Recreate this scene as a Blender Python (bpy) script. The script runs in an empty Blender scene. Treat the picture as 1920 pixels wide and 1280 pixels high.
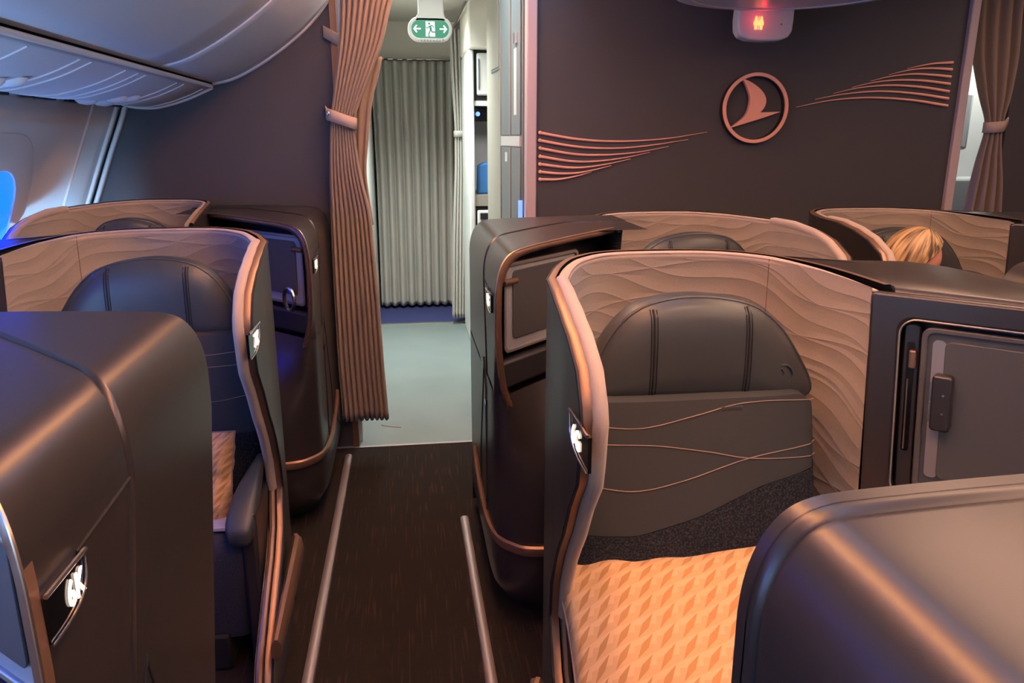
import bpy, bmesh, math, random
from mathutils import Vector, Matrix
random.seed(7)
S = bpy.context.scene
COL = S.collection
PI = math.pi

# ------------------------------------------------------------------ camera
cam_d = bpy.data.cameras.new('camera'); cam = bpy.data.objects.new('camera', cam_d); COL.objects.link(cam)
cam_d.sensor_width = 36.0; cam_d.lens = 36.0 * 1442.0 / 1920.0; cam_d.clip_start = 0.02
pitch = math.atan((640 - 257) / 1442.0)
yaw = math.atan(206 * math.cos(pitch) / 1442.0)
cam.location = (0, 0, 1.55)
cam.rotation_euler = (PI / 2 - pitch, 0, -yaw)
S.camera = cam

# ------------------------------------------------------------------ world, exposure
w = bpy.data.worlds.new('world'); S.world = w; w.use_nodes = True
w.node_tree.nodes['Background'].inputs[0].default_value = (0.55, 0.6, 0.8, 1)
w.node_tree.nodes['Background'].inputs[1].default_value = 0.02
S.view_settings.view_transform = 'Standard'; S.view_settings.look = 'None'
S.view_settings.gamma = 1.0; S.view_settings.exposure = 0.0
S.view_settings.use_curve_mapping = False

def area(name, loc, sx, sy, power, color, rot=(0, 0, 0), spread=180):
    d = bpy.data.lights.new(name, 'AREA'); d.shape = 'RECTANGLE'; d.size = sx; d.size_y = sy
    d.energy = power; d.color = color; d.spread = math.radians(spread)
    o = bpy.data.objects.new(name, d); COL.objects.link(o); o.location = loc; o.rotation_euler = rot
    return o
WARM = (1.0, 0.50, 0.24)
# cove strips that run along the cabin ceiling, warm over the aisle and the centre, blue beside the bins
UP = (math.radians(180), 0, 0)
area('ceiling_cove_warm', (0.16, 1.7, 2.31), 0.12, 4.0, 120, (1.0, 0.42, 0.14), UP)          # washes the ceiling over the aisle
area('ceiling_cove_blue', (-0.12, 1.2, 2.33), 0.08, 5.0, 9, (0.14, 0.30, 1.0), (0, math.radians(200), 0))
area('centre_cove_wash', (1.75, 1.0, 2.30), 0.5, 4.2, 62, (1.0, 0.48, 0.22), UP)
area('centre_cove_warm', (1.75, 1.2, 2.38), 0.5, 4.4, 38, (1.0, 0.70, 0.55))
area('far_aisle_cove_warm', (3.35, 1.5, 2.37), 0.3, 4.0, 20, (1.0, 0.6, 0.42))
area('centre_cove_blue', (0.75, 0.9, 2.36), 0.10, 5.4, 16, (0.24, 0.54, 1.0), (0, math.radians(52), 0))  # added blue fill aimed at the left bins and sidewall, no fixture there
area('window_ledge_accent', (-1.40, 1.3, 1.02), 0.05, 4.6, 44, (0.28, 0.60, 1.0), (0, math.radians(200), 0))  # added upward fill that turns the service panel and bins blue, invented strip
area('forward_doorway_light', (0.9, -2.0, 1.35), 2.6, 1.2, 14, (0.70, 0.74, 1.0), (math.radians(90), 0, 0))  # soft lavender fill added behind the camera for all surfaces facing it
area('galley_ceiling_lamp', (0.10, 5.45, 2.46), 0.4, 0.85, 38, (0.88, 1.0, 0.96), spread=115)
area('doorway_ceiling_lamp', (0.20, 4.15, 2.46), 0.3, 0.3, 12, (0.98, 1.0, 0.92))  # extra lamp added to brighten the exit sign front and monument wall
area('far_galley_lamp', (3.6, 4.5, 2.40), 0.6, 0.6, 22, (0.95, 1.0, 0.95))
area('galley_worktop_lamp', (0.95, 5.45, 1.72), 0.5, 0.08, 3, (0.85, 0.95, 1.0), (math.radians(20), 0, 0))
def spot(name, loc, aim, power, color, ang):
    d = bpy.data.lights.new(name, 'SPOT'); d.energy = power; d.color = color; d.spot_size = math.radians(ang); d.spot_blend = 0.6; d.shadow_soft_size = 0.03
    o = bpy.data.objects.new(name, d); COL.objects.link(o); o.location = loc
    o.rotation_euler = (Vector(aim) - Vector(loc)).to_track_quat('-Z', 'Y').to_euler(); return o
spot('reading_light_beam', (-1.02, 3.16, 1.64), (-1.22, 3.40, 1.0), 2.6, (1.0, 0.52, 0.30), 100)
spot('reading_light_beam', (0.95, 1.0, 2.36), (0.62, 1.38, 0.6), 36, (1.0, 0.60, 0.30), 42)

# ------------------------------------------------------------------ materials
def mat(name, color, rough=0.5, metal=0.0, spec=0.5, emit=None, estr=0.0, noise=None, bump=None, sheen=0.0, coat=0.0):
    m = bpy.data.materials.new(name); m.use_nodes = True
    nt = m.node_tree; b = nt.nodes['Principled BSDF']
    b.inputs['Base Color'].default_value = (*color, 1)
    b.inputs['Roughness'].default_value = rough; b.inputs['Metallic'].default_value = metal
    b.inputs['Specular IOR Level'].default_value = spec
    b.inputs['Sheen Weight'].default_value = sheen; b.inputs['Coat Weight'].default_value = coat
    if emit: b.inputs['Emission Color'].default_value = (*emit, 1); b.inputs['Emission Strength'].default_value = estr
    tc = nt.nodes.new('ShaderNodeTexCoord')
    if noise:      # (scale xyz, amount, second colour)
        sc, lo, hi, col2 = noise
        mp = nt.nodes.new('ShaderNodeMapping'); mp.inputs['Scale'].default_value = sc
        n = nt.nodes.new('ShaderNodeTexNoise'); n.inputs['Scale'].default_value = 1; n.inputs['Detail'].default_value = 3
        rp = nt.nodes.new('ShaderNodeValToRGB')
        rp.color_ramp.elements[0].position = lo; rp.color_ramp.elements[0].color = (*color, 1)
        rp.color_ramp.elements[1].position = hi; rp.color_ramp.elements[1].color = (*col2, 1)
        nt.links.new(tc.outputs['Object'], mp.inputs[0]); nt.links.new(mp.outputs[0], n.inputs[0])
        nt.links.new(n.outputs[0], rp.inputs[0]); nt.links.new(rp.outputs[0], b.inputs['Base Color'])
    if bump:       # (scale, strength, distance)
        n = nt.nodes.new('ShaderNodeTexNoise'); n.inputs['Scale'].default_value = bump[0]; n.inputs['Detail'].default_value = 4
        bp = nt.nodes.new('ShaderNodeBump'); bp.inputs['Strength'].default_value = bump[1]; bp.inputs['Distance'].default_value = bump[2]
        nt.links.new(tc.outputs['Object'], n.inputs[0]); nt.links.new(n.outputs[0], bp.inputs['Height'])
        nt.links.new(bp.outputs[0], b.inputs['Normal'])
    return m

M = {}
M['shell'] = mat('shell_satin_charcoal', (0.070, 0.061, 0.060), 0.34, 0.62, 0.6, bump=(900, 0.05, 0.001))
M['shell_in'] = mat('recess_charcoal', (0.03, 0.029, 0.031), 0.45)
M['seam'] = mat('seam_black', (0.008, 0.008, 0.009), 0.7)
M['bronze'] = mat('bronze_rim', (0.26, 0.15, 0.10), 0.38, 0.55)
M['gold'] = mat('gold_line', (0.55, 0.38, 0.26), 0.3, 0.9)
M['chrome'] = mat('brushed_chrome', (0.62, 0.58, 0.55), 0.25, 1.0)
M['rail'] = mat('rail_aluminium', (0.36, 0.29, 0.28), 0.48, 0.7)
M['leather'] = mat('headrest_leather', (0.046, 0.049, 0.053), 0.42, 0, 0.5, bump=(350, 0.12, 0.001))
M['fabric'] = mat('seat_cloth', (0.046, 0.048, 0.052), 0.85, 0, 0.2, bump=(700, 0.25, 0.001))
M['felt'] = mat('seat_felt', (0.014, 0.016, 0.022), 0.95, 0, 0.1, noise=((230, 230, 230), 0.42, 0.80, (0.06, 0.062, 0.072)))
M['cushion'] = mat('cushion_navy_cloth', (0.035, 0.037, 0.055), 0.9, 0, 0.15, noise=((300, 300, 300), 0.4, 0.8, (0.07, 0.07, 0.09)))
M['stitch'] = mat('copper_thread', (0.30, 0.20, 0.15), 0.7)
M['roll'] = mat('piping_cloth', (0.42, 0.33, 0.28), 0.9, 0, 0.2, sheen=0.3, bump=(160, 0.3, 0.002))
M['white'] = mat('white_plastic', (0.72, 0.71, 0.68), 0.4)
M['bin'] = mat('bin_white_plastic', (0.62, 0.63, 0.66), 0.42)
M['side'] = mat('sidewall_plastic', (0.55, 0.54, 0.55), 0.5)
M['trimw'] = mat('trim_plastic', (0.66, 0.64, 0.64), 0.4)
M['bulk'] = mat('bulkhead_laminate', (0.068, 0.066, 0.076), 0.55, 0, 0.35, bump=(500, 0.06, 0.001))
M['copper'] = mat('copper_metal', (1.0, 0.47, 0.34), 0.45, 0.1)
M['copperside'] = mat('dark_edge', (0.02, 0.016, 0.016), 0.5)
M['carpet'] = None
M['gfloor'] = mat('galley_vinyl', (0.18, 0.215, 0.21), 0.42, 0, 0.4, noise=((3, 3, 3), 0.4, 0.7, (0.16, 0.19, 0.185)))
M['navycarpet'] = mat('navy_carpet', (0.03, 0.035, 0.13), 0.95)
M['curtain'] = mat('brown_curtain_cloth', (0.27, 0.20, 0.155), 0.9, 0, 0.15, sheen=0.2)
M['strap'] = mat('strap_cloth', (0.46, 0.35, 0.29), 0.9)
M['greycurtain'] = mat('grey_curtain_cloth', (0.46, 0.43, 0.385), 0.92, 0, 0.1)
M['panel'] = mat('galley_panel', (0.30, 0.27, 0.23), 0.5)
M['bluegrey'] = mat('stowage_grey', (0.16, 0.19, 0.21), 0.45)
M['lilac'] = mat('edge_trim_lilac', (0.52, 0.42, 0.44), 0.45)
M['beige'] = mat('ceiling_beige', (0.80, 0.73, 0.63), 0.6)
M['green'] = mat('sign_green', (0.0, 0.19, 0.10), 0.4, emit=(0.0, 0.25, 0.13), estr=0.4)
M['signwhite'] = mat('sign_white', (0.8, 0.85, 0.82), 0.4, emit=(0.8, 0.95, 0.9), estr=0.5)
M['glow'] = mat('lit_digits', (1, 0.85, 0.7), 0.4, emit=(1.0, 0.80, 0.62), estr=2.2)
M['black'] = mat('gloss_black', (0.006, 0.006, 0.007), 0.12)
M['window'] = mat('dimmed_window_glass', (0.01, 0.05, 0.2), 0.1, emit=(0.002, 0.04, 1.0), estr=7.0)
M['blueled'] = mat('blue_led', (0.1, 0.2, 1), 0.3, emit=(0.10, 0.20, 1.0), estr=2.5)
M['redled'] = mat('lavatory_lit_figures', (1, 0.4, 0.2), 0.3, emit=(1.0, 0.22, 0.06), estr=3.2)
M['screenframe'] = mat('screen_tray_grey', (0.42, 0.42, 0.42), 0.4, 0.2)
M['screen'] = mat('screen_back_panel', (0.085, 0.083, 0.082), 0.42, bump=(600, 0.1, 0.001))
M['silver'] = mat('silver_strip', (0.36, 0.33, 0.31), 0.35, 0.5)
M['tray'] = mat('screen_surround_brown', (0.13, 0.115, 0.105), 0.4, 0.3)
M['skin'] = mat('skin', (0.75, 0.33, 0.25), 0.5)
M['hair'] = mat('blonde_hair', (0.62, 0.40, 0.20), 0.5, noise=((1, 1, 1), 0.42, 0.62, (0.09, 0.05, 0.03)))
for _l in list(M['hair'].node_tree.links):
    if _l.to_node.type == 'MAPPING': M['hair'].node_tree.links.remove(_l)
_n = M['hair'].node_tree.nodes.new('ShaderNodeUVMap'); M['hair'].node_tree.links.new(_n.outputs[0], [n for n in M['hair'].node_tree.nodes if n.type == 'MAPPING'][0].inputs[0])
M['top'] = mat('dark_clothing', (0.03, 0.03, 0.04), 0.9)
M['bag'] = mat('blue_bag', (0.05, 0.22, 0.55), 0.5)
M['booklet'] = mat('pale_card', (0.55, 0.5, 0.55), 0.35)
M['jump'] = mat('jumpseat_grey', (0.42, 0.43, 0.43), 0.5)

def quilt_material():
    """fabric with wavy stitched quilting lines that run along the shell (UV: metres along, height)"""
    m = bpy.data.materials.new('quilted_shell_cloth'); m.use_nodes = True
    nt = m.node_tree; N = nt.nodes; L = nt.links; b = N['Principled BSDF']
    b.inputs['Roughness'].default_value = 0.92; b.inputs['Specular IOR Level'].default_value = 0.15
    b.inputs['Sheen Weight'].default_value = 0.25
    uv = N.new('ShaderNodeUVMap'); sp = N.new('ShaderNodeSeparateXYZ'); L.new(uv.outputs[0], sp.inputs[0])
    def math_(op, a, c=None, d=None):
        n = N.new('ShaderNodeMath'); n.operation = op
        for i, v in enumerate((a, c, d)):
            if v is None: continue
            if isinstance(v, (int, float)): n.inputs[i].default_value = v
            else: L.new(v, n.inputs[i])
        return n.outputs[0]
    u, v = sp.outputs[0], sp.outputs[1]
    def family(freq, slope, amp, k, ph, vk):
        t = math_('MULTIPLY_ADD', u, slope, v)
        arg = math_('ADD', math_('MULTIPLY_ADD', u, k, ph), math_('MULTIPLY', v, vk))
        t = math_('ADD', t, math_('MULTIPLY', math_('SINE', arg), amp))
        f = math_('FRACT', math_('MULTIPLY', t, freq))
        return math_('MULTIPLY', math_('ABSOLUTE', math_('SUBTRACT', f, 0.5)), 2.0 / freq)   # height above groove in metres-ish
    a = family(19.0, -0.16, 0.016, 14.0, 0.4, 9.0)
    c = family(9.0, -0.05, 0.028, 9.0, 2.0, 14.0)
    h = math_('MINIMUM', math_('MULTIPLY', a, 22.0), math_('MULTIPLY', c, 22.0))
    h = math_('MINIMUM', h, 1.0)
    h = math_('POWER', h, 0.5)
    nz = N.new('ShaderNodeTexNoise'); nz.inputs['Scale'].default_value = 260; nz.inputs['Detail'].default_value = 3
    tc = N.new('ShaderNodeTexCoord'); L.new(tc.outputs['Object'], nz.inputs[0])
    hh = math_('MULTIPLY_ADD', nz.outputs[0], 0.10, h)
    bp = N.new('ShaderNodeBump'); bp.inputs['Strength'].default_value = 0.7; bp.inputs['Distance'].default_value = 0.005
    L.new(hh, bp.inputs['Height']); L.new(bp.outputs[0], b.inputs['Normal'])
    mx = N.new('ShaderNodeMix'); mx.data_type = 'RGBA'
    L.new(nz.outputs[0], mx.inputs[0])
    mx.inputs[6].default_value = (0.27, 0.222, 0.185, 1); mx.inputs[7].default_value = (0.35, 0.292, 0.248, 1)
    L.new(mx.outputs[2], b.inputs['Base Color'])
    return m
M['quilt'] = quilt_material()

def carpet_material():
    m = bpy.data.materials.new('aisle_carpet'); m.use_nodes = True
    nt = m.node_tree; N = nt.nodes; L = nt.links; b = N['Principled BSDF']
    b.inputs['Roughness'].default_value = 1.0; b.inputs['Specular IOR Level'].default_value = 0.1
    tc = N.new('ShaderNodeTexCoord')
    mp = N.new('ShaderNodeMapping'); mp.inputs['Scale'].default_value = (150, 5.5, 1)
    n1 = N.new('ShaderNodeTexNoise'); n1.inputs['Scale'].default_value = 1; n1.inputs['Detail'].default_value = 0
    r1 = N.new('ShaderNodeValToRGB'); r1.color_ramp.elements[0].position = 0.64; r1.color_ramp.elements[1].position = 0.74
    r1.color_ramp.elements[0].color = (0.021, 0.0155, 0.0135, 1); r1.color_ramp.elements[1].color = (0.040, 0.025, 0.020, 1)
    n2 = N.new('ShaderNodeTexNoise'); n2.inputs['Scale'].default_value = 420
    bp = N.new('ShaderNodeBump'); bp.inputs['Strength'].default_value = 0.5; bp.inputs['Distance'].default_value = 0.003
    L.new(tc.outputs['Object'], mp.inputs[0]); L.new(mp.outputs[0], n1.inputs[0]); L.new(n1.outputs[0], r1.inputs[0])
    L.new(r1.outputs[0], b.inputs['Base Color']); L.new(tc.outputs['Object'], n2.inputs[0])
    L.new(n2.outputs[0], bp.inputs['Height']); L.new(bp.outputs[0], b.inputs['Normal'])
    return m
M['carpet'] = carpet_material()

def pillow_material():
    """cotton with slanted rows of long darker lozenges (UV 0-1 across the pillow)"""
    m = bpy.data.materials.new('patterned_pillow_cotton'); m.use_nodes = True
    nt = m.node_tree; N = nt.nodes; L = nt.links; b = N['Principled BSDF']
    b.inputs['Roughness'].default_value = 0.8; b.inputs['Sheen Weight'].default_value = 0.2; b.inputs['Specular IOR Level'].default_value = 0.2
    uv = N.new('ShaderNodeUVMap'); sp = N.new('ShaderNodeSeparateXYZ'); L.new(uv.outputs[0], sp.inputs[0])
    def ma(op, a, c=None, d=None):
        n = N.new('ShaderNodeMath'); n.operation = op
        for i, v in enumerate((a, c, d)):
            if v is None: continue
            if isinstance(v, (int, float)): n.inputs[i].default_value = v
            else: L.new(v, n.inputs[i])
        return n.outputs[0]
    u, v = sp.outputs[0], sp.outputs[1]
    # lattice of lozenges: steps a (along the row) and b (to the next row)
    ax, ay, bx, by = 0.088, 0.030, 0.016, 0.080
    det = ax * by - bx * ay
    fi = ma('SUBTRACT', ma('FRACT', ma('ADD', ma('MULTIPLY', u, by / det), ma('MULTIPLY', v, -bx / det))), 0.5)
    fj = ma('SUBTRACT', ma('FRACT', ma('ADD', ma('MULTIPLY', u, -ay / det), ma('MULTIPLY', v, ax / det))), 0.5)
    dx = ma('ADD', ma('MULTIPLY', fi, ax), ma('MULTIPLY', fj, bx)); dy = ma('ADD', ma('MULTIPLY', fi, ay), ma('MULTIPLY', fj, by))
    e1, e2 = math.cos(math.radians(52)), math.sin(math.radians(52))
    lo = ma('ABSOLUTE', ma('ADD', ma('MULTIPLY', dx, e1), ma('MULTIPLY', dy, e2)))
    sh = ma('ABSOLUTE', ma('SUBTRACT', ma('MULTIPLY', dy, e1), ma('MULTIPLY', dx, e2)))
    loz = ma('LESS_THAN', ma('ADD', ma('MULTIPLY', lo, 1 / 0.060), ma('MULTIPLY', sh, 1 / 0.0135)), 1.0)
    tri = ma('GREATER_THAN', ma('ADD', ma('MULTIPLY', fj, 1.0), ma('MULTIPLY', fi, 0.35)), 0.05)
    m1 = N.new('ShaderNodeMix'); m1.data_type = 'RGBA'; L.new(tri, m1.inputs[0])
    m1.inputs[6].default_value = (0.68, 0.37, 0.18, 1); m1.inputs[7].default_value = (0.75, 0.43, 0.22, 1)
    m2 = N.new('ShaderNodeMix'); m2.data_type = 'RGBA'; L.new(loz, m2.inputs[0])
    L.new(m1.outputs[2], m2.inputs[6]); m2.inputs[7].default_value = (0.50, 0.24, 0.09, 1)
    L.new(m2.outputs[2], b.inputs['Base Color'])
    nz = N.new('ShaderNodeTexNoise'); nz.inputs['Scale'].default_value = 9; nz.inputs['Detail'].default_value = 2; nz.inputs['Distortion'].default_value = 0.8
    tc = N.new('ShaderNodeTexCoord'); L.new(tc.outputs['Object'], nz.inputs[0])
    bp = N.new('ShaderNodeBump'); bp.inputs['Strength'].default_value = 0.5; bp.inputs['Distance'].default_value = 0.02
    L.new(nz.outputs[0], bp.inputs['Height']); L.new(bp.outputs[0], b.inputs['Normal'])
    return m
M['pillow'] = pillow_material()

# ------------------------------------------------------------------ mesh helpers
def lerp(a, b, t): return a + (b - a) * t
def interp(x, tab):
    """tab: (x, y) pairs sorted by falling or rising x"""
    if tab[0][0] > tab[-1][0]: tab = tab[::-1]
    if x <= tab[0][0]: return tab[0][1]
    for (a, b), (c, d) in zip(tab, tab[1:]):
        if x <= c: return lerp(b, d, (x - a) / (c - a))
    return tab[-1][1]
def catmull(pts, n, closed=False):
    P = [Vector(p) for p in pts]; out = []; m = len(P)
    segs = m if closed else m - 1
    for i in range(segs):
        p1, p2 = P[i % m], P[(i + 1) % m]
        p0 = P[(i - 1) % m] if (closed or i > 0) else p1 * 2 - p2
        p3 = P[(i + 2) % m] if (closed or i + 2 < m) else p2 * 2 - p1
        for k in range(n):
            t = k / n
            out.append(0.5 * ((2 * p1) + (p2 - p0) * t + (2 * p0 - 5 * p1 + 4 * p2 - p3) * t * t + (3 * p1 - p0 - 3 * p2 + p3) * t ** 3))
    if not closed: out.append(P[-1].copy())
    return out
def resample(pts, n):
    P = [Vector(p) for p in pts]; d = [0]
    for a, b in zip(P, P[1:]): d.append(d[-1] + (b - a).length)
    out = []
    j = 0
    for i in range(n):
        t = d[-1] * i / (n - 1)
        while j < len(P) - 2 and d[j + 1] < t: j += 1
        f = (t - d[j]) / max(1e-9, d[j + 1] - d[j]); out.append(P[j].lerp(P[j + 1], min(1, f)))
    return out
def rrect(u0, u1, z0, z1, r, n=5):
    """rounded rectangle outline, list of (u, z), anticlockwise"""
    out = []
    for (cx, cz, a0) in ((u1 - r, z1 - r, 0), (u0 + r, z1 - r, 90), (u0 + r, z0 + r, 180), (u1 - r, z0 + r, 270)):
        for k in range(n + 1):
            a = math.radians(a0 + 90 * k / n); out.append((cx + r * math.cos(a), cz + r * math.sin(a)))
    return out

class MB:
    def __init__(s): s.v = []; s.f = []; s.uv = None
    def add(s, vs, fs):
        b = len(s.v); s.v += [Vector(p) for p in vs]; s.f += [tuple(i + b for i in f) for f in fs]; return s
    def grid(s, rows, cu=False, cv=False, flip=False):
        R, C = len(rows), len(rows[0]); fs = []
        for i in range(R if cv else R - 1):
            for j in range(C if cu else C - 1):
                a, b = i * C + j, i * C + (j + 1) % C; c, d = ((i + 1) % R) * C + (j + 1) % C, ((i + 1) % R) * C + j
                fs.append((a, b, c, d))
        return s.add([p for r in rows for p in r], fs)
    def box(s, x0, x1, y0, y1, z0, z1):
        return s.add([(x0, y0, z0), (x1, y0, z0), (x1, y1, z0), (x0, y1, z0), (x0, y0, z1), (x1, y0, z1), (x1, y1, z1), (x0, y1, z1)],
                     [(0, 3, 2, 1), (4, 5, 6, 7), (0, 1, 5, 4), (1, 2, 6, 5), (2, 3, 7, 6), (3, 0, 4, 7)])
    def prism(s, poly, vec):
        n = len(poly); vec = Vector(vec); P = [Vector(p) for p in poly]
        return s.add(P + [p + vec for p in P], [tuple(range(n))[::-1], tuple(range(n, 2 * n))] + [(i, (i + 1) % n, n + (i + 1) % n, n + i) for i in range(n)])
    def ring(s, outer, inner, vec):
        n = len(outer); vec = Vector(vec)
        V = [Vector(p) for p in outer] + [Vector(p) for p in inner]; V = V + [p + vec for p in V]; fs = []
        for i in range(n):
            j = (i + 1) % n
            fs += [(i, j, n + j, n + i), (2 * n + i, 3 * n + i, 3 * n + j, 2 * n + j), (i, 2 * n + i, 2 * n + j, j), (n + i, n + j, 3 * n + j, 3 * n + i)]
        return s.add(V, fs)
    def tube(s, pts, r, closed=False, n=8, sq=None):
        P = [Vector(p) for p in pts]; m = len(P); rows = []
        up = None
        for i in range(m):
            a = P[(i - 1) % m] if (closed or i) else P[0]; b = P[(i + 1) % m] if (closed or i < m - 1) else P[-1]
            t = (b - a).normalized()
            if up is None:
                up = Vector((0, 0, 1)) if abs(t.z) < 0.9 else Vector((0, 1, 0))
            x = t.cross(up)
            if x.length < 1e-6: x = t.orthogonal()
            x.normalize(); y = x.cross(t).normalized(); up = y
            rr = r[i] if isinstance(r, (list, tuple)) else r
            rows.append([P[i] + x * rr * math.cos(2 * PI * k / n) + y * rr * (sq or 1) * math.sin(2 * PI * k / n) for k in range(n)])
        s.grid(rows, cu=True, cv=closed)
        if not closed:
            b = len(s.v) - m * n; s.f += [tuple(b + k for k in range(n))[::-1], tuple(b + (m - 1) * n + k for k in range(n))]
        return s
    def lathe(s, prof, c, n=32, axis='z', sx=1, sy=1):
        rows = []
        for r, h in prof:
            row = []
            for k in range(n):
                a = 2 * PI * k / n; p = (r * math.cos(a) * sx, r * math.sin(a) * sy, h)
                if axis == 'y': p = (p[0], h, p[1])
                if axis == 'x': p = (h, p[0], p[1])
                row.append(Vector(c) + Vector(p))
            rows.append(row)
        s.grid(rows, cu=True)
        b = len(s.v) - len(prof) * n; s.f += [tuple(b + k for k in range(n)), tuple(b + (len(prof) - 1) * n + k for k in range(n))]
        return s
    def build(s, name, m, parent=None, T=None, ang=38, bevel=0, sub=0, solid=0, uv=None, seg=2):
        me = bpy.data.meshes.new(name)
        V = [Vector(T(p)) if T else p for p in s.v]
        loc = Vector((0, 0, 0))
        if parent is None and V:
            loc = Vector([(min(p[i] for p in V) + max(p[i] for p in V)) / 2 for i in range(3)]); loc.z = min(p.z for p in V)
            V = [p - loc for p in V]
        me.from_pydata([tuple(p) for p in V], [], s.f)
        if uv:
            lay = me.uv_layers.new(name='UVMap')
            for lp in me.loops: lay.data[lp.index].uv = uv[lp.vertex_index]
        bm = bmesh.new(); bm.from_mesh(me); bmesh.ops.recalc_face_normals(bm, faces=bm.faces); bm.to_mesh(me); bm.free()
        for p in me.polygons: p.use_smooth = True
        me.set_sharp_from_angle(angle=math.radians(ang))
        o = bpy.data.objects.new(name, me); COL.objects.link(o); o.location = loc
        me.materials.append(M[m] if isinstance(m, str) else m)
        if parent is not None: o.parent = parent
        if solid:
            md = o.modifiers.new('solid', 'SOLIDIFY'); md.thickness = solid; md.offset = 0
        if bevel:
            md = o.modifiers.new('bevel', 'BEVEL'); md.width = bevel; md.segments = seg; md.limit_method = 'ANGLE'; md.angle_limit = math.radians(35)
        if sub:
            md = o.modifiers.new('sub', 'SUBSURF'); md.levels = sub; md.render_levels = sub
        return o

def tag(o, label, cat, group=None, kind=None):
    if label: o['label'] = label
    if cat: o['category'] = cat
    if group: o['group'] = group
    if kind: o['kind'] = kind
    return o
def empty(name, loc, label, cat, group=None):
    o = bpy.data.objects.new(name, None); COL.objects.link(o); o.location = loc; o.empty_display_size = 0.1
    return tag(o, label, cat, group)
def struct(o): o['kind'] = 'structure'; return o
def text_mb(txt, size, F, depth=0.001):
    """flat lettering; F maps (across, up, out) to a point"""
    cu = bpy.data.curves.new('t', 'FONT'); cu.body = txt; cu.size = size; cu.extrude = depth; cu.offset = 0.0004; cu.space_character = 1.12
    o = bpy.data.objects.new('t', cu); COL.objects.link(o)
    dg = bpy.context.evaluated_depsgraph_get(); me = bpy.data.meshes.new_from_object(o.evaluated_get(dg))
    mb = MB(); mb.add([F(v.co.x, v.co.y, v.co.z) for v in me.vertices], [tuple(p.vertices) for p in me.polygons])
    bpy.data.objects.remove(o); bpy.data.curves.remove(cu); bpy.data.meshes.remove(me)
    return mb

# ================================================================== SETTING
ZC = 2.42
fl = MB(); fl.box(-1.7, 5.2, -2.2, 3.775, -0.06, 0.0); struct(fl.build('floor', 'carpet'))
g = MB(); g.box(-1.7, 5.2, 3.775, 6.5, -0.06, 0.0); struct(g.build('floor_galley', 'gfloor'))
g = MB(); g.box(-1.7, 5.2, 6.5, 8.2, -0.06, 0.0); struct(g.build('floor_rear_cabin', 'navycarpet'))
g = MB(); g.box(-0.27, 0.62, 3.765, 3.785, 0.0, 0.004); struct(g.build('trim_1', 'rail'))
g = MB(); g.box(-0.27, 0.62, 6.49, 6.52, 0.0, 0.004); struct(g.build('trim_2', 'chrome'))
g = MB(); g.box(-1.7, 5.2, -2.2, 3.9, ZC, ZC + 0.05); struct(g.build('ceiling', 'bin'))
g = MB(); g.box(-1.7, 5.2, 3.9, 8.2, 2.52, 2.57); struct(g.build('ceiling_galley', 'beige'))
g = MB(); g.box(-1.7, 5.2, -2.25, -2.2, 0, ZC); struct(g.build('wall_front', 'bulk'))
g = MB(); g.box(-1.7, 5.2, 8.15, 8.2, 0, 2.6); struct(g.build('wall_back', 'panel'))
# curved sidewall, window side
prof = [(-1.56, 0.0), (-1.57, 0.5), (-1.53, 0.9), (-1.46, 1.15), (-1.40, 1.30), (-1.33, 1.47), (-1.265, 1.62), (-1.236, 1.692)]
def side_x(z): return interp(z, [(b, a) for a, b in prof])
pp = catmull([(a, 0, b) for a, b in prof], 4)
rows = [[(p.x, y, p.z) for p in pp] for y in [-2.2 + i * 0.2 for i in range(30)] + [3.80]]
g = MB(); g.grid(rows); struct(g.build('wall_left', 'side', solid=0.02))
# far sidewall beyond the right aisle
g = MB(); g.box(5.15, 5.2, -2.2, 8.2, 0, 2.6); struct(g.build('wall_right', 'side'))
# vertical joints of the sidewall lining
def side_strip(name, y, w, out, m):
    mb = MB(); ro = []
    for p in pp:
        if 0.3 < p.z < 1.70: ro.append(p)
    mb.grid([[(p.x + out, y - w / 2, p.z) for p in ro], [(p.x + out, y + w / 2, p.z) for p in ro]])
    return struct(mb.build(name, m, solid=0.012))
side_strip('trim_3', 3.44, 0.012, 0.012, 'trimw'); side_strip('trim_4', 3.70, 0.03, 0.015, 'trimw'); side_strip('trim_5', 3.765, 0.045, 0.03, 'trimw')
side_strip('trim_6', 2.10, 0.012, 0.012, 'trimw')
# windows with a shallow moulded surround, the glass dimmed to blue
for k, yc in enumerate((2.79, 2.03, 1.27, 0.51)):
    def SW(u, z, d): return (side_x(z) + d, yc + u, z)
    mb = MB(); o_ = rrect(-0.40, 0.40, 0.80, 1.60, 0.20, 8); i_ = rrect(-0.185, 0.185, 0.93, 1.44, 0.13, 8)
    o_ = rrect(-0.30, 0.30, 0.84, 1.56, 0.2, 8)
    n = len(o_)
    mid = [((a[0] + b[0]) / 2, (a[1] + b[1]) / 2) for a, b in zip(o_, i_)]
    mb.grid([[SW(*p, 0.012) for p in o_], [SW(*p, 0.022) for p in mid], [SW(*p, 0.020) for p in i_], [SW(*p, 0.0) for p in i_]], cu=True)
    fr = struct(mb.build('window_%d' % (k + 1), 'side'))
    mb = MB(); m_ = 12
    pz = [0.93 + 0.51 * i / m_ for i in range(m_ + 1)]
    mb.add([SW(*p, 0.014) for p in i_], [tuple(range(n))])
    gl = mb.build('glass', 'window'); struct(gl)
    gl.parent = fr; gl.location = gl.location - fr.location

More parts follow.
